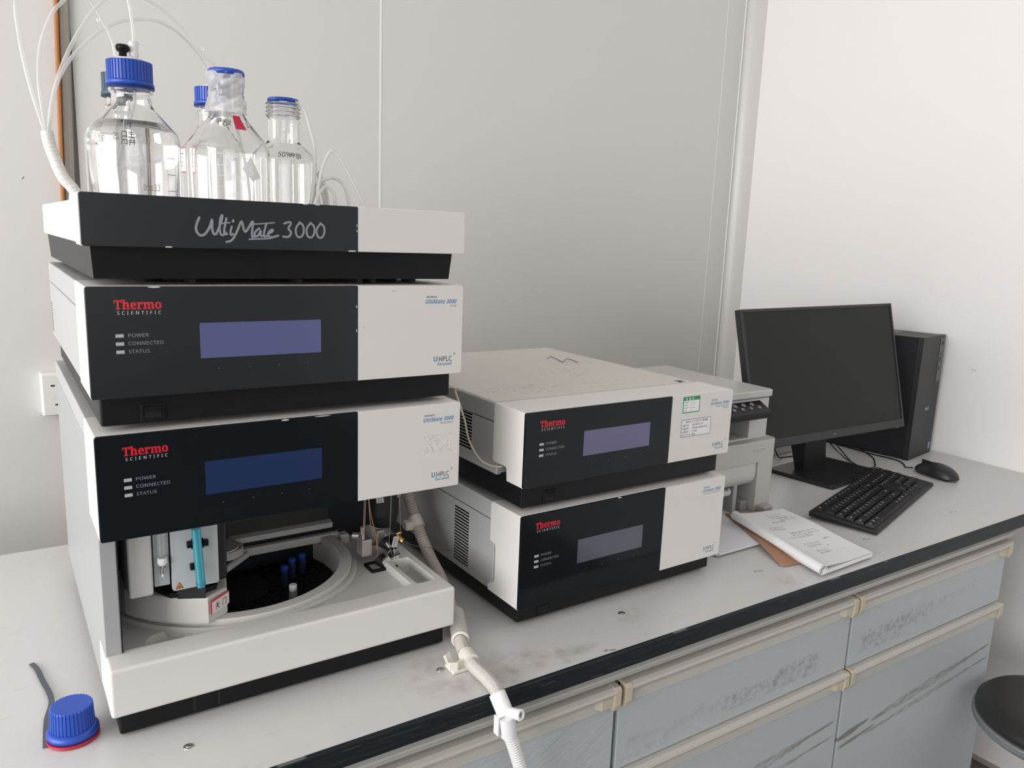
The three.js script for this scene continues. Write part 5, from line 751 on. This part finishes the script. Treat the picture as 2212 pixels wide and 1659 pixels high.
// ---------------------------------------------------------------- small leads and loose bits
{
  const A = (l) => l.map(([x, y, z]) => [x, T + y, z]);
  solo('signal_lead', 'thin cream lead hanging between the two instrument towers', 'cable', tube(A([[0.4150, 0.3600, -0.150], [0.425, 0.3600, -0.150], [0.440, 0.3461, -0.1694], [0.460, 0.3064, -0.1797], [0.480, 0.2667, -0.1967], [0.500, 0.2368, -0.1961], [0.510, 0.2310, -0.1832], [0.5165, 0.2335, -0.166]]), 0.0014, 60, 7), M.cream);
  solo('steel_capillary', 'fine steel capillary from the gold fitting to the vents of the column oven', 'capillary', tube(A([[0.4060, 0.1110, -0.249], [0.418, 0.1020, -0.256], [0.440, 0.0900, -0.266], [0.470, 0.0780, -0.278], [0.495, 0.0650, -0.294], [0.5130, 0.0560, -0.304], [0.515, 0.0560, -0.320]]), 0.0005, 50, 6), M.steel);
  solo('wire_scrap', 'bent black wire scrap lying on the roof of the detector', 'wire', tube(A([[0.8270, 0.3236, -0.495], [0.8420, 0.3250, -0.505], [0.8440, 0.3240, -0.495], [0.8330, 0.3236, -0.452], [0.8560, 0.3255, -0.468], [0.8560, 0.3236, -0.434]]), 0.0006, 60, 6, false), M.black);
  const st = solo('plastic_strip', 'twisted dark grey plastic strip lying beside the blue cap', 'strip', (() => { const cv = new THREE.CatmullRomCurve3(A([[-0.0704, 0.002, -0.3475], [-0.0655, 0.003, -0.3294], [-0.0609, 0.003, -0.2977], [-0.0545, 0.004, -0.2542], [-0.0545, 0.005, -0.2347], [-0.0600, 0.004, -0.2085], [-0.0625, 0.003, -0.1818], [-0.0640, 0.002, -0.1543]]).map(V)); const s = rrect(0.0012, 0.0062, 0.0004); return new THREE.ExtrudeGeometry(s, { steps: 60, extrudePath: cv, bevelEnabled: false }); })(), std(lin(0.09, 0.10, 0.12), 0.5));
  const c = thing('bottle_cap', 'loose blue ribbed bottle cap with red ring on the worktop', 'cap', [-0.0345, T, -0.1620]);
  const K = [[0, 0.0005], [0.0245, 0.0005], [0.0262, 0.0020], [0.0262, 0.0052], [0, 0.0052]].map(([a, b]) => new THREE.Vector2(a, b));
  part(c, 'red_ring', new THREE.LatheGeometry(K, 44), M.red, 'red sealing ring');
  part(c, 'skirt', new THREE.LatheGeometry([[0, 0.0052], [0.0256, 0.0052], [0.0258, 0.0100], [0.0225, 0.0150], [0, 0.0150]].map(([a, b]) => new THREE.Vector2(a, b)), 44), M.capBlue);
  const pts = [], N = 216; for (let i = 0; i < N; i++) { const a = i / N * Math.PI * 2, rr = 0.0222 - (i % 6 < 3 ? 0 : 0.0009); pts.push([rr * Math.cos(a), rr * Math.sin(a)]); }
  const shell = raise(pts, 0.0135, 0.0395, 0.0014); { const p = shell.attributes.position; for (let i = 0; i < p.count; i++) { const k = 1 - (p.getY(i) - 0.0135) * 2.2; p.setX(i, p.getX(i) * k); p.setZ(i, p.getZ(i) * k); } shell.computeVertexNormals(); }
  part(c, 'ribbed_shell', shell, M.capBlue);
}
// ---------------------------------------------------------------- stool
{
  const o = thing('lab_stool', 'round black stool with grey metal rim at the right edge before the bench', 'stool', [1.725, 0, 0.158]);
  const H = T - 0.372, Lp = (l) => new THREE.LatheGeometry(l.map(([a, b]) => new THREE.Vector2(a, b)), 64);
  part(o, 'seat_pad', Lp([[0, H - 0.004], [0.08, H - 0.001], [0.125, H], [0.150, H - 0.004], [0.160, H - 0.014], [0.162, H - 0.026], [0.158, H - 0.030], [0, H - 0.030]]), std(lin(0.020, 0.020, 0.020), 0.42));
  part(o, 'metal_rim', Lp([[0.10, H - 0.0305], [0.163, H - 0.0305], [0.166, H - 0.036], [0.163, H - 0.040], [0.1655, H - 0.044], [0.163, H - 0.050], [0.155, H - 0.054], [0.10, H - 0.054], [0.10, H - 0.0305]]), std(lin(0.34, 0.36, 0.37), 0.35, { metalness: 0.6 }), 'ridged grey metal rim');
  part(o, 'column', cyl(0.020, 0.020, H - 0.10, 0, 0.055, 0, 24), M.steel);
  for (let i = 0; i < 5; i++) { const a = i * 1.2566 + 0.3; const l = part(o, 'leg', rod([0, 0.07, 0], [0.22 * Math.cos(a), 0.045, 0.22 * Math.sin(a)], 0.014, 0.010), M.steel); part(l, 'caster', new THREE.SphereGeometry(0.022, 16, 12).translate(0.22 * Math.cos(a), 0.022, 0.22 * Math.sin(a)), M.blackMatte); }
}
renderer.render(scene, camera);
